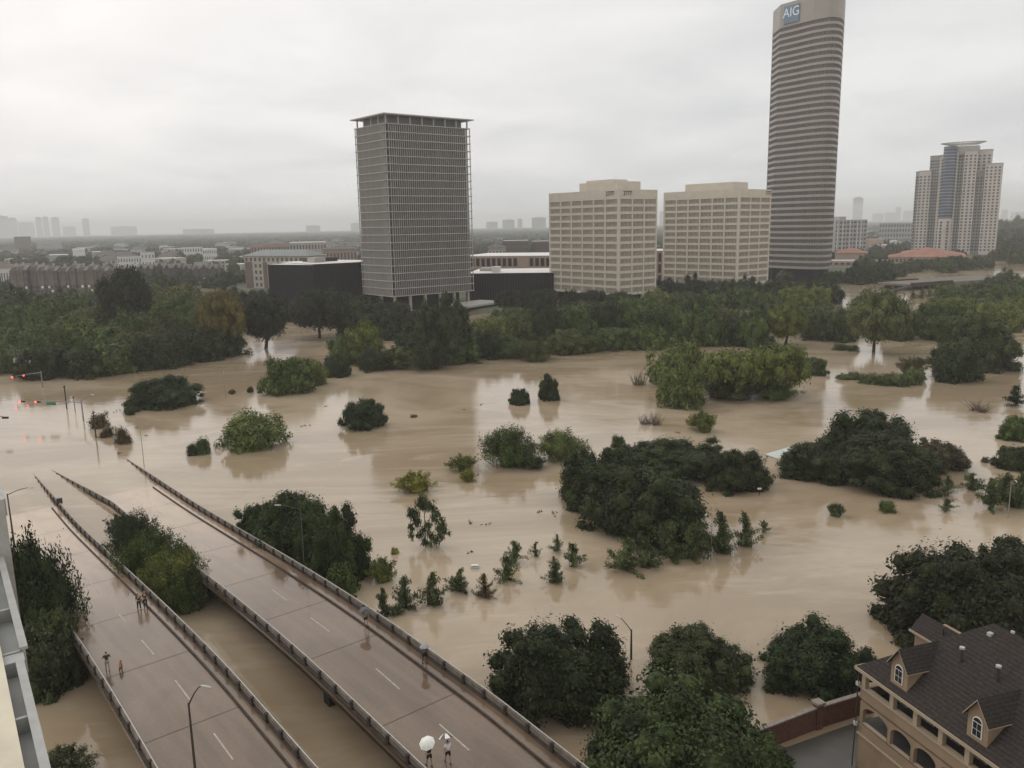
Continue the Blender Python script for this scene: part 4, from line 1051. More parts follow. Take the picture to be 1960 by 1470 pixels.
# right: slab apartments, grey block, terracotta roofs
T,W_,ht=fbox('apartment_building','pale apartment slab with white fins right of the tallest tower','apartment building',1597,1657,480,421,900,30,STONE2,GREYSLAB,win=(9,9,.6,.5),dist1=930)
for f in (.06,.22,.45,.68,.8): m=MB(); m.box(W_*f-.5,W_*f+.5,-.6,-.003,0,ht-1); m.build('fin',WHITEWALL,T)
m=MB(); m.box(W_*.3,W_*.5,8,16,ht+.2,ht+3.5); m.build('roof_unit',STONE2,T)
fbox('office_block','long grey office block between the apartment slab and stepped tower','office block',1681,1752,462,427,1500,40,STONE2,GREYSLAB,win=(13,4,.5,.5))
fbox('mall_hall','low beige shopping building under the apartment slab','shop',1560,1700,520,500,760,30,SALMON,GREYSLAB,win=(12,1,.6,.5))
fbox('mall_hall','terracotta roofed hall left of the orange roofed mall','shop',1598,1660,492,484,830,46,SALMON,ORANGE,roofkind='hip',rh=4)
fbox('mall_hall','wide terracotta roofed mall at the foot of the stepped tower','shop',1698,1850,505,492,800,90,SALMON,ORANGE,roofkind='hip',rh=6.5,win=(20,1,.5,.5))
fbox('mall_hall','small pink roofed shop in front of the grey office block','shop',1657,1690,476,458,1150,30,SALMON,SALMON)
fbox('commercial_building','small white flat building behind the terracotta roofs','commercial building',1702,1716,473,461,1150,20,WHITEWALL,WHITEROOF)
fbox('commercial_building','long white roofed shed behind the terracotta roofs','commercial building',1665,1700,475,469,1130,30,WHITEWALL,WHITEROOF)
# flooded underpass at right
T=thing('road_overpass','low concrete overpass over the flooded road at right','overpass',tuple(at(1742,556,0)),0)
A=at(1742,556,0); B=at(1822,550,0); d=B-A; T.rotation_euler=(0,0,math.atan2(d.y,d.x)); Lx=d.length
m=MB(); m.box(0,Lx,0,22,2.2,3.4); m.build('deck',CONC,T)
m=MB(); m.box(0,Lx,-.4,0,2.0,4.2); m.build('parapet',CONC_DARK,T); m=MB(); m.box(0,Lx,22,22.4,2.0,4.2); m.build('parapet',CONC_DARK,T)
for k in range(4): m=MB(); m.box(Lx*(k+.5)/4-.5,Lx*(k+.5)/4+.5,2,20,-3,2.19); m.build('pier',GIRDER,T)
m=MB(); m.box(Lx,Lx+60,-2,26,-2,3.38); m.build('embankment',CONC,T)
q=T.matrix_basis.inverted()@at(1672,566,0)
m=MB(); m.tube([(0,1,2.0),(q.x*.5,q.y*.5,1.2),(q.x,q.y,.3)],[1.1,1.0,.8],4); m.build('ramp_wall',CONC_DARK,T)
# skyline
def sky_tower(px0,px1,pyt,dist,label,depth=40,crown=None):
    A=at_dist(px0,440,dist); B=at_dist(px1,440,dist); d=Vector((B.x-A.x,B.y-A.y)); W_=d.length; ht=z_for(pyt,A.x,A.y)
    T=thing('distant_tower',label,'tower',(A.x,A.y,0),math.atan2(d.y,d.x),'hazy skyline towers')
    m=MB(); m.box(0,W_,0,depth,0,ht); m.build('wall',FARTOWER,T)
    m=MB(); m.box(W_*.2,W_*.8,depth*.2,depth*.8,ht+.01,ht+ht*.04); m.build('roof_house',FARTOWER,T)
    m=MB(); n=int(ht/9)
    for i in range(n): m.box(1,W_-1,-.4,-.01,4+i*9,8+i*9)
    m.build('window_bands',TINT2,T)
sk=[(-40,18,414,5200,'widest hazy block at the left edge of the skyline'),(18,34,418,5300,'hazy tower just right of the widest block on the left skyline'),(35,66,426,5600,'low broad hazy block between the left skyline towers'),
(70,82,417,5200,'left one of two close hazy towers on the left skyline'),(84,95,416,5250,'right one of two close hazy towers on the left skyline'),(100,115,417,5300,'hazy tower alone right of the close pair'),
(120,145,434,5600,'low hazy block left of the last slim skyline tower'),(159,172,419,5000,'slim darker tower ending the left skyline'),(212,262,434,5200,'broad low hazy hall on the left horizon'),(350,410,439,4200,'long low hazy building on the horizon above the white row houses'),
(586,613,432,3800,'pale hazy block on the horizon left of the grey tower'),(672,690,427,3800,'hazy block half hidden by the left edge of the grey tower'),(931,953,425,3300,'leftmost hazy block between the grey tower and cream block'),(962,985,421,3100,'second hazy block between the grey tower and cream block'),
(991,1000,419,3500,'slim hazy tower between the grey tower and cream block'),(1018,1045,417,2900,'broad hazy block nearest the cream block'),(1262,1269,405,4200,'sliver of a hazy tower between the two cream blocks'),
(1630,1649,379,4700,'tall pale hazy tower alone above the apartment slab'),(1668,1690,409,5200,'low hazy block right of the tall pale hazy tower'),(1692,1712,407,5300,'hazy block left of the stepped tower skyline'),(1712,1722,397,5400,'slim hazy tower close to the stepped tower'),(1726,1745,404,5200,'hazy block touching the stepped tower'),
(1914,1926,402,4800,'slim hazy tower right of the stepped tower'),(1932,1975,406,5000,'broad hazy block at the right edge of the skyline')]
for s in sk: sky_tower(s[0],s[1],s[2],s[3]*2.25,s[4],90)

# ------------------------------------------------------------------ tan house with dormers (bottom right)
HA=R(-72.48); H0=(24.67,55.31); HZ=8.0; SL=.88
H=thing('house','tan house with dark shingle roof, dormers and open galleries at the bottom right','house',(H0[0],H0[1],0),HA)
HL=27.0; HB=11.8
def xz_extrude(mb,poly,y0,y1,m=None):
    b=len(mb.v); n=len(poly); k=mb._m(m)
    for x,z in poly: mb.v.append((x,y0,z))
    for x,z in poly: mb.v.append((x,y1,z))
    mb.f.append([b+i for i in range(n)]); mb.mi.append(k); mb.f.append([b+n+i for i in range(n-1,-1,-1)]); mb.mi.append(k)
    for i in range(n): j=(i+1)%n; mb.f.append([b+i,b+n+i,b+n+j,b+j]); mb.mi.append(k)
mb=MB(); ap=(5.9,5.9,HZ+5.9*SL); e2=(HL,5.9,HZ+5.9*SL)
mb.face([(0,0,HZ),(HL,0,HZ),e2,ap]); mb.face([(HL,HB,HZ),(0,HB,HZ),ap,e2]); mb.face([(0,HB,HZ),(0,0,HZ),ap]); mb.face([(HL,0,HZ),(HL,HB,HZ),e2])
mb.face([(0,0,HZ-.02),(0,HB,HZ-.02),(HL,HB,HZ-.02),(HL,0,HZ-.02)])
roof=mb.build('roof',SHINGLE,H)
mb=MB(); mb.box(-.06,HL,-.07,-.003,HZ-.2,HZ+.04); mb.box(-.07,-.003,-.07,HB,HZ-.2,HZ+.04); mb.build('fascia',TRIM,roof)
mb=MB(); mb.box(.35,HL,2.6,HB-.4,0,HZ-.05); mb.build('inner_wall',mat('painted_shade_stucco',(.13,.095,.07),.85,.2),H)  # darker copy of the stucco, gallery shade put into its colour
posts=[.35,3.1,5.25,7.4,9.5,11.65,13.8,15.95,18.1,20.25]
mb=MB(); mb.box(.3,HL,.61,2.59,5.42,5.6); mb.build('upper_gallery_floor',mat('shade_dark_floor',(.07,.065,.06),.8,.2),H)  # floor colour kept dark to paint in the gallery shadow
mb=MB(); mb.box(.3,HL,.3,.6,5.61,6.45); mb.box(.3,.6,.61,HB-.4,5.61,6.45); mb.build('gallery_parapet',STUCCO,H)
mb=MB(); mb.box(.2,HL,.2,.72,6.455,6.53); mb.box(.2,.72,.73,HB-.4,6.455,6.53); mb.build('parapet_cap',TRIM,H)
for x in posts:
    mb=MB(); mb.box(x,x+.36,.32,.66,6.535,HZ-.21); mb.build('gallery_post',TRIM,H)
mb=MB(); mb.box(.5,.85,1.7,2.0,6.535,HZ-.21); mb.build('gallery_post',TRIM,H)
mb=MB(); mb.box(.3,HL,.3,.66,HZ-.42,HZ-.21); mb.box(.3,.66,.67,HB-.4,HZ-.42,HZ-.21); mb.build('gallery_beam',TRIM,H)
# arched middle storey
for i in range(len(posts)-1):
    a,b=posts[i]+.3,posts[i+1]+.06; c=(a+b)/2; w=(b-a)/2
    arch=[(c+w*math.cos(t_),4.65+.62*math.sin(t_)) for t_ in [math.pi*k/12 for k in range(13)]]
    poly=[(posts[i],5.415),(posts[i],3.72),(a,3.72)]+arch[::-1]+[(b,3.72),(posts[i+1],3.72),(posts[i+1],5.415)]
    mb=MB(); xz_extrude(mb,poly[::-1],.32,.62); mb.build('arch',STUCCO,H)
    mb=MB(); mb.box(a,b,.34,.6,3.72,3.80); mb.build('arch_sill',TRIM,H)
mb=MB(); mb.box(.3,HL,.32,.62,-.5,3.55); mb.box(.3,.62,.63,HB-.4,-.5,3.55); mb.build('lower_wall',STUCCO,H)
mb=MB(); mb.box(.3,HL,.63,2.59,3.555,3.71); mb.build('middle_gallery_floor',bpy.data.materials['shade_dark_floor'],H)
mb=MB(); mb.box(.24,HL,.22,.315,2.75,2.87); mb.build('string_course',TRIM,H)
for i in range(len(posts)-1):
    c=(posts[i]+posts[i+1])/2+.18
    for z0,z1 in ((3.72,5.2),(5.62,7.4)):
        fr=MB(); fr.box(c-.62,c+.62,2.5,2.59,z0,z1); f_=fr.build('window',WHITEFRAME,H)
        for s in (-1,1):
            g=MB(); g.box(c+s*.3-.25,c+s*.3+.25,2.45,2.499,z0+.08,z1-.08); g.build('pane',TINT2,f_)
# garage openings in the ground storey
for x in (4.2,9.0,13.6):
    mb=MB(); mb.box(x,x+1.1,.24,.315,-.2,1.9); mb.build('door',DARK,H)
# downpipe and lanterns
mb=MB(); mb.tube([(.18,.16,HZ-.2),(.18,.16,3.6),(.14,.12,0)],.05,6); mb.build('downpipe',BRONZE,H)
for z in (6.55,3.35):
    mb=MB(); mb.box(.05,.3,.05,.28,z,z+.28); mb.tube([(.17,.17,z+.28),(.17,.17,z+.4)],.06,6); mb.build('bracket_lantern',LAMPW,H)
# dormers
def dormer(x0,x1):
    y0=.42; zr=11.25; ze=10.0; cx=(x0+x1)/2; zb_=HZ+SL*y0
    D=None
    m=MB(); ye=(ze-HZ)/SL; yr=(zr-HZ)/SL+.15
    m.face([(x0,y0,zb_-.1),(x1,y0,zb_-.1),(x1,y0,ze),(cx,y0,zr-.06),(x0,y0,ze)]); m.face([(x1,y0,zb_-.1),(x1,ye,ze),(x1,y0,ze)]); m.face([(x0,y0,zb_-.1),(x0,y0,ze),(x0,ye,ze)])
    d_=m.build('dormer',STUCCO,roof)
    return d_,cx,y0,ze,zr,zb_,ye,yr
def make_dormer(x0,x1):
    y0=.42; zr=11.2; ze=10.1; cx=(x0+x1)/2; zb_=HZ+SL*y0; ye=(ze-HZ)/SL; yr=(zr-HZ)/SL
    m=MB()
    m.face([(x0,y0,zb_-.1),(x1,y0,zb_-.1),(x1,y0,ze),(cx,y0,zr-.1),(x0,y0,ze)],STUCCO)
    m.face([(x1,y0,zb_-.1),(x1,ye,ze),(x1,y0,ze)],STUCCO); m.face([(x0,y0,zb_-.1),(x0,y0,ze),(x0,ye,ze)],STUCCO)
    o=.22; k=(zr-ze)/((x1-x0)/2); zo=ze-k*o; yo=(zo-HZ)/SL
    for s,xe in ((1,x1+o),(-1,x0-o)):
        a=[(xe,y0-.25,zo+.02),(cx,y0-.25,zr+.02),(cx,yr+.05,zr+.02),(xe,yo+.05,zo+.02)]
        b=[(x,y,z-.09) for x,y,z in a]
        m.face(a if s<0 else a[::-1],SHINGLE); m.face(b,SHINGLE)
        m.face([a[0],a[1],b[1],b[0]],TRIM); m.face([a[0],b[0],b[3],a[3]],TRIM)
    d_=m.build('dormer',None,H)
    m=MB(); w=.36; zl=zb_+.28; arch=[(cx+w*math.cos(t_),zl+1.0+.34*math.sin(t_)) for t_ in [math.pi*q/10 for q in range(11)]]
    xz_extrude(m,[(cx+w,zl)]+arch+[(cx-w,zl)],y0-.06,y0-.003); f_=m.build('dormer_window',WHITEFRAME,d_)
    w2=.30
    for (xa,xb,za,zb2) in ((-w2,-.02,zl+.06,zl+.48),(.02,w2,zl+.06,zl+.48),(-w2,-.02,zl+.52,zl+.94),(.02,w2,zl+.52,zl+.94)):
        m=MB(); m.box(cx+xa,cx+xb,y0-.075,y0-.061,za,zb2); m.build('pane',TINT2,f_)
    m=MB(); xz_extrude(m,[(cx+w2*math.cos(t_),zl+1.0+.27*math.sin(t_)) for t_ in [math.pi*q/10 for q in range(11)]],y0-.075,y0-.061); m.build('pane',TINT2,f_)
make_dormer(2.95,4.45); make_dormer(9.42,10.92); make_dormer(15.9,17.4)
for x,y in ((5.96,3.27),(8.67,3.39)):
    z=HZ+SL*y; mb=MB(); mb.tube([(x,y,z-.1),(x,y,z+.95)],.09,8,BRONZE); mb.tube([(x,y,z+.95),(x,y,z+1.08)],.17,8,LAMPW); mb.build('vent_pipe',None,roof)
mb=MB(); z=HZ+SL*5.3; mb.box(6.1,6.4,5.1,5.4,z-.1,z+.12); mb.build('roof_vent_box',LAMPW,roof)
for x in (7.2,8.4): mb=MB(); mb.box(x,x+.22,5.85,6.0,ap[2]-.1,ap[2]+.1); mb.build('ridge_vent',LAMPW,roof)
# small rear wing
mb=MB(); yr=8.98; mb.box(-3.0,.34,8.2,11.2,-.5,7.95); wg=mb.build('rear_wing',STUCCO,H)
mb=MB(); x0,x1=-3.2,4.5; zr=9.15
mb.face([(x0,7.84,HZ),(x1,7.84,HZ),(x1,yr,zr),(x0,yr,zr)]); mb.face([(x1,11.6,7.2),(x0,11.6,7.2),(x0,yr,zr),(x1,yr,zr)]); mb.face([(x0,11.6,7.2),(x0,7.84,HZ),(x0,yr,zr)]); mb.face([(x0,7.84,HZ-.01),(x0,11.6,7.19),(x1,11.6,7.19),(x1,7.84,HZ-.01)])
mb.build('wing_roof',SHINGLE,wg); mb=MB(); mb.box(x0-.05,x1,7.78,7.837,HZ-.16,HZ+.03); mb.build('wing_fascia',TRIM,wg)
mb=MB(); mb.tube([(-.6,8.5,8.4),(-.6,8.5,9.3)],.07,8); mb.build('vent_pipe',BRONZE,wg)

sm_=SHINGLE.node_tree; g_=sm_.nodes.new('ShaderNodeTexCoord'); w_=sm_.nodes.new('ShaderNodeTexWave'); w_.bands_direction='Z'; w_.inputs['Scale'].default_value=1.6; w_.inputs['Distortion'].default_value=.6; w_.inputs['Detail'].default_value=2
sm_.links.new(g_.outputs['Object'],w_.inputs['Vector']); mx_=sm_.nodes.new('ShaderNodeMix'); mx_.data_type='RGBA'; mx_.blend_type='MULTIPLY'; mx_.inputs['Factor'].default_value=.3
b_=sm_.nodes['Principled BSDF']; src_=b_.inputs['Base Color'].links[0].from_socket; sm_.links.new(src_,mx_.inputs['A']); sm_.links.new(w_.outputs['Color'],mx_.inputs['B']); sm_.links.new(mx_.outputs['Result'],b_.inputs['Base Color'])
# brick garden wall with capped pillars
W0=at(1424,1406,1.9); W1=at(1566,1352,1.9); W2=at(1665,1322,1.9)
T=thing('brick_wall','dark red brick wall with stone coping and capped pillars left of the tan house','wall',(W0.x,W0.y,0))
for A,B in ((W0,W1),(W1,W2)):
    d=B-A; an=math.atan2(d.y,d.x); l=math.hypot(d.x,d.y)
    mb=MB(); mb.box(.32,l-.32,-.14,.14,-.8,1.8,None,an,(A.x-W0.x,A.y-W0.y)); w_=mb.build('wall_panel',BRICK,T)
    mb=MB(); mb.box(.32,l-.32,-.2,.2,1.803,1.92,None,an,(A.x-W0.x,A.y-W0.y)); mb.build('coping',COPING,w_)
for A in (W0,W1,W2):
    mb=MB(); mb.box(-.3,.3,-.3,.3,-.8,2.15,None,an,(A.x-W0.x,A.y-W0.y)); p_=mb.build('pillar',BRICK,T)
    mb=MB(); mb.box(-.4,.4,-.4,.4,2.153,2.35,None,an,(A.x-W0.x,A.y-W0.y)); mb.build('pillar_cap',COPING,p_)
a=H0; dA=Vector((math.cos(HA),math.sin(HA))); 
mb=MB(); pts=[(W0.x-.6,W0.y-.9,.035),(W2.x-.2,W2.y-.8,.035),(W2.x+3,W2.y-6,.035),(30,36,.035),(12,36,.035)]
mb.face(pts); o=mb.build('flooded_lot_reflection',LOT_REFLECTION); tag(o,kind='structure')  # sheet over the flooded lot, its colour imitates dark reflections in the water

# ------------------------------------------------------------------ balconies of the near building at the left edge
Q=at(48,1237,31.0); u_=Vector((-.574,.819,0)); BA=math.atan2(u_.y,u_.x)
T=thing('balcony_building','cream building with grey solid-sided balconies at the bottom left edge','building',(Q.x,Q.y,31.0),BA)
mb=MB(); mb.box(-13,14,.45,7,-33,0.02); mb.build('wall',WALLCREAM,T)
for fl in (0,-3,-6,-9):
    for x0,x1,y0 in ((0,6.4,0),(-5.6,-.5,.13)):
        ex=0 if fl==0 else -.02
        mb=MB(); mb.box(x0,x1,y0,.44,fl-.62,fl-.42); sl=mb.build('balcony_slab',BALC,T)
        mb=MB(); mb.box(x0,x1,y0,y0+.07,fl-.417,fl-.07); mb.build('balcony_panel',BALC,sl)
        mb=MB(); mb.box(x0,x1,y0-.05,y0+.11,fl-.067,fl); mb.build('rail_cap',BALCCAP,sl)
        for x in (x0+.02,x0+2.6):
            mb=MB(); mb.box(x,x+.08,y0+.072,.44,fl-.417,fl-.09); mb.build('divider',BALCCAP,sl)
mb=MB(); mb.box(-.46,-.04,.05,.6,-33,-.1); mb.build('pier',BALC,T)
mb=MB(); mb.box(6.6,7.0,-.25,.6,-33,1.6); mb.build('pier',BALCCAP,T)
mb=MB(); mb.box(7.0,9.5,-.3,.6,1.0,1.5); mb.build('balcony_slab',BALCCAP,T)

# ------------------------------------------------------------------ people
def skin_mesh(name,verts,edges,radii,m,sub=1,root=0):
    me=bpy.data.meshes.new(name+'_rig'); me.from_pydata(verts,edges,[]); o=bpy.data.objects.new('rig_tmp',me); col.objects.link(o)
    o.modifiers.new('s','SKIN')
    sk=me.skin_vertices[0].data
    for i,r in enumerate(radii): sk[i].radius=r if hasattr(r,'__len__') else (r,r)
    sk[root].use_root=True
    if sub: md=o.modifiers.new('b','SUBSURF'); md.levels=sub; md.render_levels=sub
    dg=bpy.context.evaluated_depsgraph_get(); out_=bpy.data.meshes.new_from_object(o.evaluated_get(dg))
    bpy.data.objects.remove(o); out_.name=name; out_.materials.clear(); out_.materials.append(m)
    return out_
def person(loc,face,label,shirt,short,skin=SKIN,step=.16,armL=None,armR=None,h=1.0,hair=HAIR,group=None,long=False):
    """face = azimuth the person walks towards; local +Y is forward"""
    T=thing('person',label,'person',tuple(loc),-face,group)
    V=[(0,0,.95),(0,0,1.12),(0,.01,1.33),(0,0,1.46),(0,.01,1.53),(0,.015,1.62),(0,.0,1.71)]
    r=[(.15,.11),(.13,.1),(.17,.11),(.055,.055),(.05,.05),(.085,.095),(.06,.07)]
    Ed=[(i,i+1) for i in range(6)]
    def chain(start,pts,rad):
        p=start
        for q,ra in zip(pts,rad):
            V.append(q); r.append(ra if hasattr(ra,'__len__') else (ra,ra)); Ed.append((p,len(V)-1)); p=len(V)-1
        return p
    feet=[]
    for s,ph in ((-1,1),(1,-1)):
        y=step*ph
        chain(0,[(s*.09,0,.90),(s*.1,y*.5+.03,.50),(s*.1,y-.02,.10),(s*.1,y-.02,.045),(s*.105,y+.16,.03)],[.085,.055,.04,.045,.035]); feet.append((s*.1,y))
    hands=[]
    for s,a in ((-1,armL),(1,armR)):
        a=a or [(s*.24,.0,1.15),(s*.25,.07,.92)]
        e=chain(2,[(s*.19,0,1.40),a[0],a[1]],[.055,.04,.028])
        d=(Vector(a[1])-Vector(a[0])).normalized(); hd=Vector(a[1])+d*.06
        e=chain(e,[tuple(hd)],[(.035,.02)]); sx=Vector((0,1,0)) if abs(d.y)<.8 else Vector((1,0,0)); sx=(sx-d*sx.dot(d)).normalized()
        for k,l in ((-.03,.07),(-.01,.08),(.01,.075),(.03,.06)):
            q=hd+sx*k+d*l*.5; q2=hd+sx*k*1.1+d*l+Vector((-s*.015,0,0)); chain(e,[tuple(q),tuple(q2)],[.009,.007])
        q=hd-d*.03+sx*.035; chain(e,[tuple(q),tuple(q+sx*.02+d*.03)],[.010,.008]); hands.append(hd)
    obj('body',skin_mesh('body',V,Ed,r,skin),T)
    # shirt
    SV=[(0,0,.98),(0,0,1.14),(0,.01,1.34),(0,0,1.44)]; SE=[(0,1),(1,2),(2,3)]; SR=[(.165,.125),(.15,.12),(.19,.13),(.08,.075)]
    for s,a in ((-1,armL),(1,armR)):
        a=a or [(s*.24,.0,1.15),(s*.25,.07,.92)]; m_=Vector((s*.2,0,1.40)); e=m_.lerp(Vector(a[0]),.75)
        SV+= [tuple(m_),tuple(e)]; SR+=[(.075,.075),(.062,.062)]; n=len(SV); SE+=[(2,n-2),(n-2,n-1)]
    obj('shirt',skin_mesh('shirt',SV,SE,SR,shirt),T)
    PV=[(0,0,1.0),(0,0,.92)]; PE=[(0,1)]; PR=[(.155,.12),(.16,.13)]
    for s,ph in ((-1,1),(1,-1)):
        y=step*ph; PV+=[(s*.095,y*.12,.80),(s*.10,y*.4+.02,.58)]; PR+=[(.10,.10),(.085,.085)]; n=len(PV); PE+=[(1,n-2),(n-2,n-1)]
        if long: PV+=[(s*.1,y-.02,.12)]; PR+=[(.06,.06)]; PE+=[(n-1,n)]
    obj('trousers' if long else 'shorts',skin_mesh('shorts',PV,PE,PR,short),T)
    hm=skin_mesh('hair',[(0,-.02,1.60),(0,-.015,1.68),(0,-.005,1.735)],[(0,1),(1,2)],[(.09,.085),(.096,.10),(.055,.06)],hair); obj('hair',hm,T)
    for (x,y) in feet:
        obj('shoe',skin_mesh('shoe',[(x,y-.05,.045),(x,y+.08,.045),(x,y+.19,.035)],[(0,1),(1,2)],[(.05,.045),(.048,.045),(.035,.03)],DARK),T)
    # face: eyes, nose, mouth
    fm=MB()
    for s in (-1,1): fm.box(s*.032-.011,s*.032+.011,.098,.106,1.635,1.645)
    fm.box(-.022,.022,.10,.107,1.577,1.583); fm.build('eyes_and_mouth',HAIR,T)
    T.scale=(h,h,h)
    return T,hands
def umbrella(hand,tilt,tdir,label,mats,rad=.62,ln=.85):
    T=thing('umbrella',label,'umbrella',tuple(hand))
    q=Vector((math.sin(tdir),math.cos(tdir),0)); ax=q.cross(Vector((0,0,1)))
    T.rotation_mode='QUATERNION'; T.rotation_quaternion=Matrix.Rotation(-tilt,3,ax).to_quaternion()
    n=8; rings=5
    for g in range(2):
        m=MB()
        for k in range(n):
            if k%2!=g: continue
            for j in range(rings):
                pts=[]
                for (jj,kk) in ((j,k),(j,k+1),(j+1,k+1),(j+1,k)):
                    f=jj/rings; a=2*math.pi*kk/n; zz=ln+.02-.30*f**2
                    pts.append((rad*f*math.cos(a),rad*f*math.sin(a),zz))
                if j==0: pts=[pts[0],pts[2],pts[3]]
                m.face(pts)
        m.build('canopy_panels',mats[g],T)
    m=MB(); m.tube([(0,0,-.12),(0,0,ln+.1)],.010,6); m.build('shaft',STEEL,T)
    m=MB(); m.tube([(0,0,-.02),(0,0,-.14),(.03,0,-.18),(.06,0,-.15)],.016,6); m.build('handle',DARK,T)
    m=MB()
    for k in range(n):
        a=2*math.pi*k/n; m.tube([(0,0,ln-.01),(rad*.5*math.cos(a),rad*.5*math.sin(a),ln-.085),(rad*.97*math.cos(a),rad*.97*math.sin(a),ln-.285)],.005,4)
    m.build('ribs',STEEL,T)
    return T
CB_=cloth('black',(.018,.018,.022)); CG_=cloth('dark_green',(.03,.055,.045)); CK=cloth('khaki',(.33,.30,.25)); CT=cloth('teal',(.03,.30,.30)); CW=cloth('white',(.7,.7,.72)); CGR=cloth('grey',(.36,.35,.37)); CN=cloth('navy',(.03,.035,.06)); CWU=mat('umbrella_white',(.82,.81,.76),.6,.3); CDU=mat('umbrella_slate',(.10,.10,.12),.6,.3); CGU=mat('umbrella_grey',(.30,.30,.32),.6,.3)
WALK=math.atan2(DB.x,DB.y)     # azimuth along the bridges, away from the viewer
def on_deck(t,n,k=0.0):
    t,n=RM(t,n,k); p=tn(t,n); return Vector((p.x,p.y,deckz(t)+k))
person(on_deck(85.5,21.0),WALK+math.pi*.96,'left one of two people in black walking side by side on the left bridge',CB_,CB_,step=.12,long=True)
person(on_deck(85.6,21.65),WALK+math.pi*.98,'right one of two people in black, nearer the railing of the left bridge',CB_,CN,step=.10,long=True,hair=cloth('cap',(.3,.3,.3)))
person(on_deck(74.3,14.95+.2),WALK+.1,'person in a dark green shirt walking a dog beside the left railing',CG_,CK,step=.15,armL=[(-.30,.02,1.18),(-.24,.14,1.12)],armR=[(.30,.02,1.18),(.24,.16,1.10)])
_,hd=person(on_deck(65.9,36.15,.16),WALK+math.pi,'person in a teal shirt under a slate umbrella on the right bridge footway',CT,CB_,step=.12,armR=[(.26,.10,1.22),(.14,.28,1.30)])
hp=on_deck(65.9,36.15,.16)+Vector((.14*math.cos(-(WALK+math.pi))-.28*math.sin(-(WALK+math.pi)),.14*math.sin(-(WALK+math.pi))+.28*math.cos(-(WALK+math.pi)),1.32))
umbrella(hp,R(32),WALK-.5,'slate grey umbrella held over the person in the teal shirt',(CDU,CDU),.60,.66)
a=-(WALK+math.pi); pz=on_deck(56.4,36.45,.16)
person(pz,WALK+math.pi,'person in grey with a patterned grey umbrella by the right bridge railing',CGR,CB_,step=.14,skin=SKIN2,armR=[(.26,.10,1.22),(.12,.26,1.30)])
umbrella(pz+Vector((.12*math.cos(a)-.26*math.sin(a),.12*math.sin(a)+.26*math.cos(a),1.32)),R(6),0,'pale patterned grey umbrella by the right bridge railing',(CGR,CGU),.42,.55)
b=-WALK
pw=on_deck(44.6,28.9); person(pw,WALK,'person in black mostly hidden under a white umbrella at the bottom of the photo',CB_,CB_,step=.18,armR=[(.25,.10,1.25),(.10,.24,1.34)])
umbrella(pw+Vector((.10*math.cos(b)-.24*math.sin(b),.10*math.sin(b)+.24*math.cos(b),1.36)),R(28),R(195),'large plain white umbrella at the bottom of the right bridge',(CWU,CWU),.55,.62)
pb=on_deck(44.0,30.1); person(pb,WALK+.2,'person in black shorts carrying a black and white umbrella, right of the white umbrella',CW,CB_,step=.22,armR=[(.25,.10,1.25),(.06,.22,1.36)])
umbrella(pb+Vector((.06*math.cos(b)-.22*math.sin(b),.06*math.sin(b)+.22*math.cos(b),1.36)),R(30),WALK+.4,'black umbrella with white panels over the right hand walker',(CWU,CDU),.50,.60)
# dog
pd=on_deck(73.4,16.0)
dV=[(0,-.28,.50),(0,0,.47),(0,.26,.50),(0,.40,.60),(0,.50,.68),(0,.62,.64),(0,-.42,.55),(0,-.56,.42)]
dE=[(0,1),(1,2),(2,3),(3,4),(4,5),(0,6),(6,7)]; dR=[(.10,.11),(.10,.10),(.12,.14),(.075,.075),(.075,.07),(.035,.03),(.03,.03),(.015,.015)]
for s in (-1,1):
    n=len(dV); dV+=[(s*.09,.27,.34),(s*.09,.24,.18),(s*.09,.26,.02)]; dR+=[.05,.032,.03]; dE+=[(2,n),(n,n+1),(n+1,n+2)]
    n=len(dV); dV+=[(s*.09,-.24,.34),(s*.09,-.36,.18),(s*.09,-.31,.02)]; dR+=[.065,.032,.03]; dE+=[(0,n),(n,n+1),(n+1,n+2)]
    n=len(dV); dV+=[(s*.06,.48,.76)]; dR+=[.018]; dE+=[(4,n)]
T=thing('dog','reddish brown dog walking beside the person in green','dog',tuple(pd),-(WALK+.3))
obj('body',skin_mesh('body',dV,dE,dR,mat('red_fur',(.22,.09,.05),.9,.1,.2,10)),T)
mb=MB(); mb.tube([(0,.36,.60),(0,.37,.545)],[.085,.09],10); mb.build('collar',DARK,T)

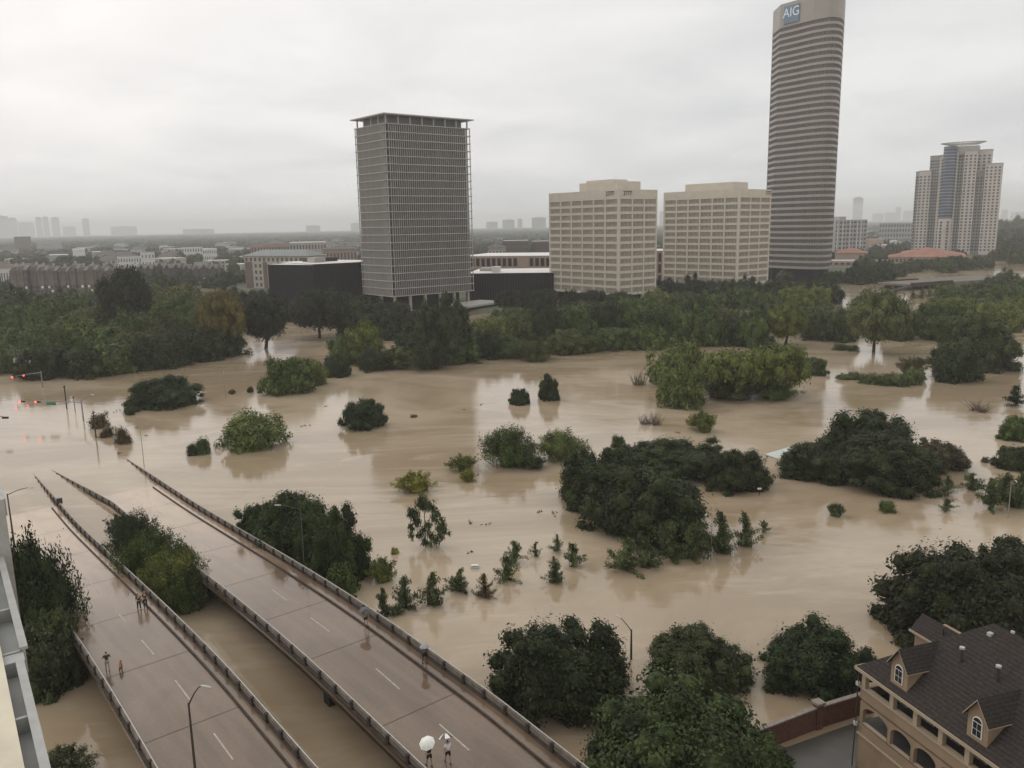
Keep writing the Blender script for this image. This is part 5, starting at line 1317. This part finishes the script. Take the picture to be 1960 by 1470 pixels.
# ------------------------------------------------------------------ small things in the water
def debris(px,py,wm,label,n=7,hm=.35):
    rg=random.Random(int(px*7+py)); P=at(px,py,0); t=thing('floating_debris',label,'debris',tuple(P),rg.uniform(0,3),'bits of drift debris')
    mb=MB()
    for i in range(n):
        a=rg.uniform(-.5,.5)*wm; b_=rg.uniform(-.2,.2)*wm; c=rg.uniform(-.5,.5)*wm*.6; mb.tube([(a,b_,-.05),(a+c*.5,b_+rg.uniform(-.2,.2),.1*rg.random()),(a+c,b_+rg.uniform(-.3,.3),hm*rg.random())],[.07,.05,.02],4)
    mb.build('twigs',BARK,t)
for px,py,wm,l in ((225,787,5,'dark log snagged left of the low spreading tree'),(228,868,1.6,'small dark debris above the end of the right bridge railing'),(585,815,2.2,'dark leafy debris right of the light green dome tree'),(624,778,.8,'dark stub poking up left of the dark round tree'),(888,785,.9,'dark stub in the middle of the open water'),
    (921,775,.8,'thin stub right of the dark stub in the open water'),(899,1003-2,.9,'small debris left of the open pine'),(930,1004,1.1,'small dark debris between the open pine and the big dark clump'),(1034,980,.8,'small dark debris just left of the big dark clump'),(1062,985,1.6,'twiggy debris touching the left of the big dark clump'),(899,1058,1.2,'dark debris above the row of young pines'),
    (1297,829,1.2,'thin dark debris left of the green sapling by the tall light tree'),(1508,885,.8,'tiny debris right of the wide dark island'),(280,846-12,.9,'small leafy debris right of the thin street lamp'),(905,690,.1,'x')):
    if l!='x': debris(px,py,wm,l)
def mk_small(name,label,cat,P,mbs):
    t=thing(name,label,cat,tuple(P))
    for n_,m_,b_ in mbs: b_.build(n_,m_,t)
    return t
b1=MB(); b1.tube([(-.5,0,.05),(.5,0,.05)],[.25,.3],8); b2=MB(); b2.box(-.42,.42,-.2,.2,.32,.38)
mk_small('floating_drum','small white object floating above the row of young pines','debris',at(909,1087),[('shell',LAMPW,b1),('lid',WHITEFRAME,b2)])
b1=MB(); b1.box(-.3,.3,-.05,.05,.9,1.15); b2=MB(); b2.tube([(0,0,-.5),(0,0,.9)],.06,6)
mk_small('small_sign','tiny white sign on a post in the water right of the big dark clump','sign',at(1453,948),[('board',WHITEFRAME,b1),('post',CONC_DARK,b2)])
b1=MB(); b1.box(-.3,.3,-.25,.25,.9,1.7); b2=MB(); b2.tube([(0,0,-.5),(0,0,.9)],.08,6)
mk_small('utility_box','small black box on the upper part of the left bridge railing','box',on_deck(133,23.4,-.2),[('cabinet',DARK,b1),('stand',DARK,b2)])
# drowned shelter roof
P0=at(1464,869,.25); P1=at(1492,879,.25); P2=at(1535,868,.25); P3=at(1512,859,.25)
T=thing('shelter_roof','pale grey green corner of a drowned shelter roof left of the wide dark island','roof',tuple(P0)); mb=MB()
apx=(P1+P2+P3)/3-P0; apx.z=1.3
mb.face([(0,0,0),tuple(P1-P0),tuple(apx)]); mb.face([tuple(P1-P0),tuple(P2-P0),tuple(apx)]); mb.face([tuple(P2-P0),tuple(P3-P0),tuple(apx)]); mb.face([tuple(P3-P0),(0,0,0),tuple(apx)])
mb.build('roof_panels',mat('shelter_metal',(.50,.54,.50),.5,.3,.1),T)
mb=MB(); pr=[(0,0),tuple((P1-P0).xy),tuple((P2-P0).xy),tuple((P3-P0).xy)]; mb.prism(pr,-.6,-.01); mb.build('fascia',CONC_PALE,T)

# ------------------------------------------------------------------ trees in and around the water
G1='young pines standing in the flood'
tree('oak',318,786,138,722,'low spreading dark tree with a domed crown in the water at the upper left',DARKG,'high',zb=0,aspect=.9)
tree('shrub',249,796,24,776,'small dark shrub touching the left foot of the low spreading tree',DARKG,name='shrub',cat='shrub')
tree('shrub',191,822,44,787,'brown green shrub behind the dark bare pole near the left edge',BROWNG,name='shrub',cat='shrub')
tree('shrub',207,838,28,813,'smaller brown shrub just below the one behind the dark pole',BROWNG,name='shrub',cat='shrub')
tree('shrub',236,852,32,810,'brown leafy shrub between the dark pole and the thin street lamp',BROWNG,name='shrub',cat='shrub')
tree('shrub',368,874,26,848,'left clump of the small dark bush left of the light green dome tree',DARKG,name='shrub',cat='shrub')
tree('shrub',388,872,34,836,'right taller clump of the small dark bush left of the light green dome tree',MIDG,name='shrub',cat='shrub')
tree('light',492,868,138,787,'light green dome shaped tree with pale gaps alone in the water',LIGHTG,'low',cl=0)
tree('oaks',556,758,112,680,'large green tree with a lumpy crown at the water left of the centre wood',MIDG)
tree('light',600,740,66,686,'light green right shoulder of the lumpy tree',OLIVE)
tree('oaks',645,724,66,680,'dark tree tucked between the lumpy tree and the centre wood',DARKG)
tree('oaks',697,825,98,762,'dark dense round tree alone in the middle left water',DARKG,cl=1)
tree('oaks',995,777,48,742,'left and lower of two dark round trees in the open water',DARKG,cl=0)
tree('oaks',1050,768,46,717,'right and taller of two dark round trees in the open water',DARKG,cl=2)
tree('shrub',480,752,18,739,'tiny bush left of the lumpy green tree',DARKG,name='shrub',cat='shrub')
tree('shrub',444,755,16,744,'tiny drowned bush beside the thin pale lamp in the flood',BROWNG,name='shrub',cat='shrub')
tree('shrub',792,800,20,793,'tiny green bush alone in open water right of the dark round tree',MIDG,name='shrub',cat='shrub')
tree('spray',975,904,128,812,'feathery dark green tree of the group in mid water',MIDG,'low')
tree('spray',1075,890,108,820,'lighter feathery tree on the right of the mid water group',LIGHTG,'low')
tree('sprays',885,908,64,868,'low feathery bush on the left of the mid water group',OLIVE,name='shrub',cat='shrub')
tree('sprays',897,925,38,896,'bright yellow green bush below the mid water group',YELG,name='shrub',cat='shrub')
tree('sprays',1020,902,60,872,'low dark bush in the middle of the mid water group',DARKG,name='shrub',cat='shrub')
tree('sprays',797,950,88,902,'yellow green drowned tree directly behind the open pine',YELG)
tree('tier',815,1050,72,950,'tall open pine with round pads of needles and a bare trunk',PINEC,'mast',front=.3)
# big tree by the right bridge
tree('oak',572,1092,200,945,'large dark round tree leaning over the right bridge footway',(.028,.044,.016),cl=0)
tree('oak',512,1062,120,966,'left lobe of the large tree beside the right bridge',(.028,.044,.016),cl=2)
tree('oak',635,1132,150,978,'right lobe of the large tree beside the right bridge',(.028,.044,.016),cl=1)
tree('shrub',655,1152,74,1065,'leafy bush under the large tree beside the bridge rail',MIDG,name='shrub',cat='shrub')
tree('sprays',688,1118,48,1030,'ragged branchy bush at the right side of the large bridge tree',DARKG,name='shrub',cat='shrub')
tree('sprays',733,1122,64,1066,'bright green bush right of the large bridge tree',OLIVE,name='shrub',cat='shrub')
tree('shrub',756,1062,18,1045,'small yellow green sprig above the bright green bush',YELG,name='shrub',cat='shrub')
pines=[(737,1186,46,1130,'first'),(778,1172,50,1106,'second'),(831,1165,56,1098,'third')]
for x,y,w,tp,o_ in pines: tree('pine',x,y,w,tp,'%s young pine from the left beside the right railing'%o_,PINEC,front=.4,group=G1)
tree('sprays',758,1183,36,1160,'low tuft between the first and second young pine by the railing',PINEC,name='shrub',cat='shrub')
tree('pine',880,1137,50,1090,'bushy young pine right of the three by the railing',PINEC,front=.4,group=G1)
tree('pine',927,1147,42,1100,'brownish young pine right of the bushy young pine',BROWNG,front=.4,group=G1)
tree('pine',986,1078,40,1034,'upper of two stacked young pines left of the big dark clump',PINEC,front=.4,group=G1)
tree('pine',972,1114,52,1062,'lower of two stacked young pines left of the big dark clump',PINEC,front=.4,group=G1)
tree('pinethin',1023,1067,24,1036,'smallest young pine standing alone left of the big dark clump',PINEC,front=.4,group=G1)
tree('pinethin',1067,1058,34,1022,'thin young pine at the left foot of the big dark clump',PINEC,front=.4,group=G1)
tree('pinethin',1058,1082,22,1064,'sparse tuft above the lowest young pine left of the clump',PINEC,front=.4,group=G1)
tree('pine',1065,1120,42,1078,'lowest young pine left of the big dark clump',PINEC,front=.4,group=G1)
tree('pine',1100,1088,42,1040,'young pine touching the left front of the big dark clump',PINEC,front=.4,group=G1)
# big dark clump
tree('oak',1285,925,235,845,'rear domed crown of the big dark clump in the water',OAKC,cl=2,front=.7)
tree('oak',1148,985,170,862,'left crown of the big dark clump with feathery tips',OAKC,cl=1,front=.8)
tree('oak',1402,946,140,858,'right rear crown of the big dark clump, reaching out alone',OAKC,cl=0,front=.8)
tree('oak',1240,1060,300,892,'largest front crown of the big dark clump in the water',OAKC,cl=0,front=.8,aspect=.75)
tree('spray',1132,978,120,866,'feathery left fringe of the big dark clump',OAKC,front=.8,cl=0)
tree('spray',1425,938,92,866,'feathery right tip of the big dark clump',OAKC,front=.8,cl=1)
tree('spray',1190,900,90,850,'feathery shoulder between the rear and left crowns of the big clump',OAKC,front=.8,cl=1)
tree('pine',1200,1097,72,1030,'leftmost young pine in front of the big dark clump',PINEC,front=.4,group=G1)
tree('pine',1240,1088,60,1040,'second young pine in front of the big dark clump',PINEC,front=.4,group=G1)
tree('pine',1285,1078,66,1000,'third young pine in front of the big dark clump',PINEC,front=.4,group=G1)
tree('pine',1325,1072,66,995,'fourth young pine in front of the big dark clump',PINEC,front=.4,group=G1)
tree('pine',1384,1062,56,980,'first pine right of the thin lamp at the big dark clump',PINEC,front=.4,group=G1)
tree('pine',1428,1048,46,983,'second pine right of the thin lamp at the big dark clump',PINEC,front=.4,group=G1)
tree('pinethin',1462,1020,26,995,'last small pine right of the thin lamp at the big dark clump',PINEC,front=.4,group=G1)
tree('shrub',1183,858,34,828,'small dark bush alone above the big dark clump',MIDG,name='shrub',cat='shrub')
# tall light tree group
tree('light',1297,740,118,642,'tall light green tree top at the left of the right hand island',LIGHTG,'high',cl=1,front=.5)
tree('light',1302,784,112,690,'lower light green crown under the tall light tree top',LIGHTG,cl=0)
tree('sprays',1344,832,62,784,'bright green sapling in the water below the tall light tree',OLIVE,name='shrub',cat='shrub')
tree('twig',1224,740,36,706,'bare twiggy shrub left of the tall light tree','bare',name='bare_shrub',cat='shrub')
tree('twig',1236,815,36,790,'left bare twiggy shrub below the tall light tree','bare',name='bare_shrub',cat='shrub')
tree('twig',1256,816,30,786,'right bare twiggy shrub below the tall light tree','bare',name='bare_shrub',cat='shrub')
tree('high',1395,770,130,676,'grey green willow right of the tall light tree',OLIVE,'high',front=.7)
tree('spray',1400,772,140,716,'low grey green mass filling the foot of the right hand island',(.042,.053,.026))
tree('high',1488,768,124,664,'willow with a dark trunk at the right end of the island',OLIVE,'high',front=.7)
tree('spray',1480,770,110,722,'low dark bush at the foot of the willow with a dark trunk',MIDG,name='shrub',cat='shrub')
tree('oaks',1556,720,54,682,'small dark dome bush right of the willow island',MIDG)
# right hand strip and leaning tree
for i,(x,y,w,tp) in enumerate(((1613,728,34,714),(1636,728,36,711),(1662,736,44,710),(1692,740,46,711),(1722,742,50,712),(1745,738,50,700))):
    tree('shrub',x,y,w,tp,'%s low bush from the left in the bright green strip at right'%['first','second','third','fourth','fifth','sixth'][i],(.07,.10,.035),name='shrub',cat='shrub')
tree('sprays',1744,722,56,680,'brownish bush between the green strip and the big right tree',BROWNG,name='shrub',cat='shrub')
tree('oak',1862,712,150,608,'big green tree leaning to the right over the right channel',(.04,.053,.023),cl=2,front=.7)
tree('oaks',1822,735,100,660,'dark lower left crown of the big right tree',DARKG)
tree('twig',1792,716,26,700,'bare branches at the foot of the brownish bush','bare',name='bare_shrub',cat='shrub')
# wide dark island
tree('oak',1570,925,165,848,'left spreading crown of the wide dark island',OAKC,cl=1,front=.75)
tree('oak',1660,905,200,788,'high central crown of the wide dark island',OAKC,cl=0,front=.7)
tree('oak',1690,945,215,838,'front right crown of the wide dark island',OAKC,cl=2,front=.75)
tree('oaks',1790,905,110,843,'low right hand crown of the wide dark island with a reddish top',(.06,.055,.035),front=.8)
tree('spray',1548,925,120,856,'feathery left fringe of the wide dark island',OAKC,front=.8,cl=1)
tree('spray',1818,898,56,852,'feathery reddish fringe at the right end of the wide dark island',(.05,.045,.03),front=.8,cl=0)
tree('oaks',1800,900,88,858,'dark low bush closing the right end of the wide dark island',OAKC)
for x,y,w,tp,k,c,l in ((1599,992,36,962,'sprays',PINEC,'small tufted bush in the water below the wide dark island'),(1698,984,36,954,'shrub',MIDG,'small round green bush below the right part of the wide dark island'),
  (1813,946,36,909,'pinethin',PINEC,'upper small pine right of the wide dark island'),(1813,980,34,953,'pinethin',PINEC,'lower small pine right of the wide dark island'),(1862,940,38,906,'pine',PINEC,'small pine left of the pines at the right edge'),
  (1893,976,46,914,'pine',PINEC,'left tall pine of the group at the right edge'),(1920,962,40,905,'pine',PINEC,'middle pine of the group at the right edge'),(1948,976,48,902,'pine',PINEC,'rightmost pine of the group at the right edge'),(1943,779,34,739,'pine',DARKG,'dark cone tree at the right edge above the others'),
  (1873,791,46,764,'twig',None,'bare drowned shrub left of the dark cone tree'),(1944,846,66,795,'oaks',MIDG,'dark green tree cut by the right edge'),(1948,905,84,852,'oaks',OAKC,'dark oak cut by the right edge above the pines'),(1905,893,26,874,'shrub',DARKG,'small dark bush left of the dark oak at the right edge'),(1885,886,14,872,'shrub',BROWNG,'tiny bush left of the dark oak at the right edge')):
    tree(k,x,y,w,tp,l,c,front=.4 if 'pine' in k else .8,name='bare_shrub' if k=='twig' else 'tree' if ('pine' in k or k=='oaks') else 'shrub',cat='shrub' if k in('twig','shrub','sprays') else 'tree',group=G1 if 'pine' in k else None)
# bottom right oak behind the house
tree('oak',1838,1245,285,1050,'big dark oak behind the roof of the tan house',(.022,.028,.014),'high',cl=1,front=.6)
tree('oak',1945,1170,170,1034,'second dark oak at the right edge above the tan roof',(.022,.028,.014),'high',cl=0,front=.6)
# bottom middle trees
tree('oak',1074,1392,258,1198,'large dark oak beside the lower end of the right bridge railing',(.022,.032,.014),'high',cl=1,front=.75)
tree('oak',1335,1345,225,1216,'rounded oak with lighter tips in the middle of the bottom trees',(.033,.045,.019),'high',cl=2,front=.75)
tree('oak',1555,1346,204,1200,'dark round tree left of the tan house behind the brick wall',(.020,.032,.015),'high',cl=0,front=.75)
# nearest tree reaches above the frame edge
P=at(1290,1400,6.0)
tree('oak',1298,1560,385,1352,'nearest green tree crown at the bottom edge left of the brick wall',(.032,.052,.019),'high',cl=1,front=.3)
tree('oaks',1440,1500,120,1408,'low green shoot mass between the nearest tree and the brick wall',(.04,.065,.022))
# between the two bridges
tree('spray',262,1082,104,976,'dark upright leafy tree between the bridges, beside the upper rail',DARKG,'low',front=.5,cl=1)
tree('sprays',230,1030,44,982,'thin ragged shoots at the upper tip of the trees between the bridges',DARKG,name='shrub',cat='shrub',front=.5)
tree('spray',300,1125,120,1010,'tree body in the middle of the strip between the bridges',MIDG,front=.5,cl=0)
tree('spray',338,1160,120,1045,'lighter green tree low in the strip between the bridges',OLIVE,front=.5,cl=1)
tree('sprays',362,1178,88,1092,'low bright bush at the lower end of the strip between the bridges',MIDG,front=.5)
tree('sprays',356,1108,54,1040,'thin yellow green shoots right of the trees between the bridges',YELG,name='shrub',cat='shrub')

# left trees by the balconies
tree('spray',84,1262,156,1008,'tall windblown leafy tree between the balconies and the left bridge',DARKG,'low',front=.5,cl=0)
tree('oaks',72,1270,128,1045,'dark inner crown of the tall leafy tree by the balconies',DARKG,front=.5)
tree('oaks',95,1330,130,1180,'dim lower tree against the balconies',(.04,.055,.027),front=.5)
tree('sprays',122,1500,110,1438,'feathery palm-like tuft at the bottom left corner',(.06,.075,.04),front=.4,name='shrub',cat='shrub')

# ------------------------------------------------------------------ woods on the far bank, tree by tree
ORD=['first','second','third','fourth','fifth','sixth','seventh','eighth','ninth','tenth','eleventh','twelfth','thirteenth','fourteenth','fifteenth','sixteenth','seventeenth','eighteenth','nineteenth','twentieth']
def row(label,xs,basef,hf,wr,kinds,cols,seed,zb=0.0,group='trees of the far bank woods',skip=()):
    rg=random.Random(seed)
    for i,x in enumerate(xs):
        xj=x+rg.uniform(-10,10); y=basef(xj)+rg.uniform(-5,5); h_=hf(xj)*rg.uniform(.8,1.2); w=rg.uniform(*wr)
        tree(rg.choice(kinds),xj,y,w,y-h_,label%ORD[i],rg.choice(cols),zb=zb,group=group)
dk=[OAKC,DARKG,DARKG,MIDG]; mixg=[DARKG,DARKG,MIDG,OLIVE,MIDG,(.055,.068,.024)]; gy_=[GREYG,MIDG,OLIVE]
lf=lambda p: (lambda x: float(np.interp(x,[a for a,_ in p],[b for _,b in p])))
F1=lf([(-20,708),(90,728),(190,722),(300,706),(400,690),(450,678)])
row('%s tree from the left in the waterside row of the left wood',range(-10,450,45),F1,lambda x:66,(84,116),['belt','belt','oaks','light'],dk,1)
row('%s tree from the left in the second row of the left wood',range(-5,440,46),lambda x:F1(x)-38,lambda x:72,(84,116),['belt','light'],mixg,2)
row('%s tree from the left in the third row of the left wood',range(-15,450,48),lambda x:640,lambda x:66,(80,110),['belt'],mixg,3)
row('%s tree from the left in the rearmost row of the left wood',range(-10,460,46),lambda x:603,lambda x:52,(70,100),['belt'],dk,4)
tree('bighigh',432,682,92,568,'yellowish brown tree with a tall trunk at the right end of the left wood',ORANGEG,'high',front=.5)
tree('bighigh',248,640,92,524,'tallest dark dense tree rising out of the left wood',(.02,.026,.015),'high',front=.5)
tree('light',345,615,110,538,'yellowish green tree top behind the left wood',(.085,.092,.03),front=.5)
tree('light',268,690,90,625,'yellow green crown in the middle of the left wood',(.075,.085,.028),front=.5)
# flooded park
tree('bighigh',508,668,92,575,'dark oak with a leaning trunk in the flooded park',(.02,.026,.015),'lean',front=.15)
tree('bighigh',612,648,118,562,'wide dark oak with a straight trunk in the flooded park',(.02,.026,.015),'high',front=.15)
row('%s dark park oak from the left in front of the black glass building',range(475,770,42),lambda x:618,lambda x:52,(62,84),['belt','high'],[OAKC,(.02,.026,.016)],5)
row('%s park tree from the left in the rear park row under the black glass building',range(455,700,40),lambda x:592,lambda x:38,(50,70),['belt'],[OAKC,DARKG],6)
row('%s park tree from the left between the wide dark oak and the centre wood',range(690,790,46),lambda x:648,lambda x:62,(70,90),['belt'],[OAKC,DARKG],66)
# centre wood
F2=lf([(640,702),(700,708),(800,711),(860,706),(930,692),(1000,695),(1080,687),(1150,674),(1240,670)])
row('%s tree from the left in the waterside row of the centre wood',range(665,1240,52),F2,lambda x:58,(80,120),['belt','sprays','oaks','light'],mixg,7)
tree('light',697,702,92,612,'olive tree with loose branches at the left end of the centre wood',OLIVE,'high')
tree('oak',850,700,128,570,'tallest broad green tree of the centre wood in front of the grey tower',(.036,.052,.024),cl=1)
row('%s tree from the left in the second row of the centre wood',[800,905,950,1000,1050,1100,1150,1200],lambda x:F2(x)-34,lambda x:68,(80,110),['belt'],mixg,8)
row('%s tree from the left in the third row of the centre wood',[985,1035,1085,1135,1185,1235],lambda x:634,lambda x:58,(76,104),['belt'],mixg,9)
row('%s dark oak from the left under the nearer cream block',[975,1012,1052,1094,1136,1180],lambda x:607,lambda x:lf([(975,46),(1050,54),(1130,58),(1180,40)])(x),(56,74),['belt','high'],[OAKC,(.02,.026,.016)],10)
# right wood
row('%s tree from the left in the waterside row of the right wood',[1250,1300,1352,1400,1445,1560,1610,1725],lambda x:lf([(1250,668),(1450,662),(1600,655),(1765,650)])(x),lambda x:70,(72,98),['belt'],[DARKG,MIDG,GREYG],11)
row('%s tree from the left in the second row of the right wood',range(1245,1720,52),lambda x:630,lambda x:60 if x<1600 else 40,(72,98),['belt'],mixg,12)
row('%s tree from the left in the third row of the right wood',range(1260,1610,50),lambda x:597,lambda x:44,(60,84),['belt'],gy_,13)
row('%s dark oak from the left under the farther cream block and tallest tower',range(1290,1620,38),lambda x:578,lambda x:lf([(1290,50),(1360,48),(1450,42),(1560,50),(1690,44)])(x),(56,76),['belt'],[OAKC,(.021,.028,.018)],14)
tree('bighigh',1502,662,74,588,'leaning dark trunked tree at the edge of the right wood',OLIVE,'lean',front=.1)
tree('bighigh',1672,676,112,566,'large willow with a dark trunk and a fallen limb at the right wood edge',(.078,.095,.045),'high',front=.15)
row('%s tree from the left on the lawn behind the tallest tower base',[1600,1630,1660,1685],lambda x:545,lambda x:34,(46,62),['belt'],[OAKC,DARKG],51,zb=.3)
row('%s tree from the left between the low shops and the flooded road',[1640,1665,1690],lambda x:524,lambda x:26,(36,50),['belt'],[DARKG,GREYG],52,zb=.4)
tree('shrub',1607,672,34,656,'left low bush at the foot of the large willow',MIDG,name='shrub',cat='shrub')
tree('shrub',1632,673,30,658,'right low bush at the foot of the large willow',MIDG,name='shrub',cat='shrub')
# right island woods
row('%s tree from the left in the front row of the right island',[1775,1815,1860,1905],lambda x:lf([(1770,650),(1860,655),(1905,640)])(x),lambda x:68,(80,104),['belt'],[MIDG,GREYG,OLIVE],15)
row('%s tree from the left in the middle row of the right island',[1800,1845,1890,1930],lambda x:614,lambda x:52,(72,92),['belt'],[MIDG,GREYG,OLIVE],16)
row('%s tree from the left in the rear row of the right island',[1815,1850,1885,1920,1955],lambda x:583,lambda x:40,(60,80),['belt'],[MIDG,GREYG],17)
row('%s tree from the left beyond the right island near the river bend',[1905,1932,1960],lambda x:556,lambda x:34,(44,60),['belt'],[MIDG,GREYG],18)
for i,x in enumerate((1748,1764,1780,1797)): tree('pine',x,574-i*3,16,556-i*3,'%s thin sapling from the left in the pale flooded road at right'%ORD[i],OLIVE,group='thin saplings by the flooded road',front=.4)
row('%s tree from the left on the far bank below the stepped tower',range(1712,1890,20),lambda x:lf([(1712,527),(1760,520),(1890,512)])(x),lambda x:28,(34,48),['belt'],[DARKG,GREYG],19,zb=.5)
row('%s tree from the left under the orange roofs',[1600,1625,1650,1672,1690],lambda x:500,lambda x:22,(30,44),['belt'],[DARKG,GREYG],20,zb=.5)
for k,(yb,hh) in enumerate(((500,30),(484,34),(468,34),(454,36))):
    row('%s tree from the left in hill row '%'%s'+['one','two','three','four'][k]+' of the far right rise',[1905,1930,1955,1980] if k else [1912,1940,1968],lambda x:yb,lambda x:hh,(34,52),['belt'],[DARKG,GREYG],30+k,zb=.5)
# suburb trees nearest the townhouses
row('%s tree from the left in front of the left townhouses',[8,40,72,104,138,170,205,232,262,300,330,352,405,440],lambda x:lf([(0,557),(440,550)])(x),lambda x:31,(44,70),['belt'],[DARKG,GREYG],40,zb=.5)
row('%s tree from the left behind the left townhouses',range(30,470,44),lambda x:506,lambda x:20,(34,50),['belt'],[DARKG,GREYG],41,zb=.5)

# ------------------------------------------------------------------ far woodland, one uncountable mass
def far_woods():
    rng=np.random.default_rng(99)
    tmpl=[]
    for s in range(4):
        c=[(0,0,.5),(.45,.1,.42),(-.35,.35,.4),(-.1,-.45,.45)]; tmpl.append(lobes_crown(c,[.55,.4,.42,.4],110,.13,np.random.default_rng(s),zs=.9,core=.9))
    tm2=[]
    for s in range(4):
        c=[(rng.uniform(-.6,.6),rng.uniform(-.6,.6),.4) for _ in range(4)]; tm2.append(lobes_crown(c,[.45]*4,30,.16,np.random.default_rng(s+9),zs=.9,core=.95))
    prot=[(-40,430,506,556,640),(222,300,480,515,760),(470,690,462,600,520),(880,1060,458,600,440),(1590,1662,418,482,900),(1676,1750,425,464,1450),(1594,1870,476,520,760),(1740,1920,300,482,1000),(136,168,474,496,1200),(345,420,470,492,1150)]
    AV=[];AF=[];off=0
    def place(d0,d1,cell,r0,r1,h0,h1,T_,prob):
        nonlocal off
        n=int(.5*1.3*(d1*d1-d0*d0)/(cell*cell))
        for i in range(n):
            d=math.sqrt(rng.uniform(d0*d0,d1*d1)); a=rng.uniform(-.66,.66)
            if d<shore(a)+25 or rng.random()>prob: continue
            x,y=d*math.sin(a),d*math.cos(a); r=rng.uniform(r0,r1); h=rng.uniform(h0,h1)
            px,pyt=proj((x,y,h)); _,pyb=proj((x,y,0)); rp=r*F_PX/d
            bad=False
            for (xa,xb,ya,yb,dd) in prot:
                if d<dd+60 and px+rp>xa and px-rp<xb and pyt<yb-6 and pyb>ya: bad=True;break
            if bad: continue
            V,Fq=T_[rng.integers(4)]; c,s=math.cos(a*40+i),math.sin(a*40+i)
            W_=np.empty_like(V); W_[:,0]=x+(V[:,0]*c-V[:,1]*s)*r; W_[:,1]=y+(V[:,0]*s+V[:,1]*c)*r; W_[:,2]=V[:,2]*h+ (0.5 if d<6000 else 1)
            AV.append(W_); AF.append(Fq+off); off+=len(V)
    place(560,1500,24,6,10,8,14,tmpl,.62)
    place(1500,3600,46,12,24,9,15,tm2,.9)
    place(3600,8000,110,40,75,9,16,tm2,.95)
    me=mesh_np('woodland',np.concatenate(AV),np.concatenate(AF),[LEAF]); o=bpy.data.objects.new('woodland',me); col.objects.link(o); o.color=(.036,.043,.027,1)
    tag(o,'hazy far woodland of treetops running to the horizon','woodland',kind='stuff')
far_woods()

# ------------------------------------------------------------------ haze
hm=bpy.data.materials.new('haze'); hm.use_nodes=True; t_=hm.node_tree; t_.nodes.clear()
o_=t_.nodes.new('ShaderNodeOutputMaterial'); v_=t_.nodes.new('ShaderNodeVolumePrincipled'); v_.inputs['Color'].default_value=(.97,.975,.98,1); v_.inputs['Density'].default_value=.00017; v_.inputs['Anisotropy'].default_value=0.0
t_.links.new(v_.outputs[0],o_.inputs['Volume'])
mb=MB(); mb.box(-14950,14950,-1500,14950,-8,195); hz=mb.build('haze',None); hz.data.materials.append(hm); tag(hz,kind='stuff')
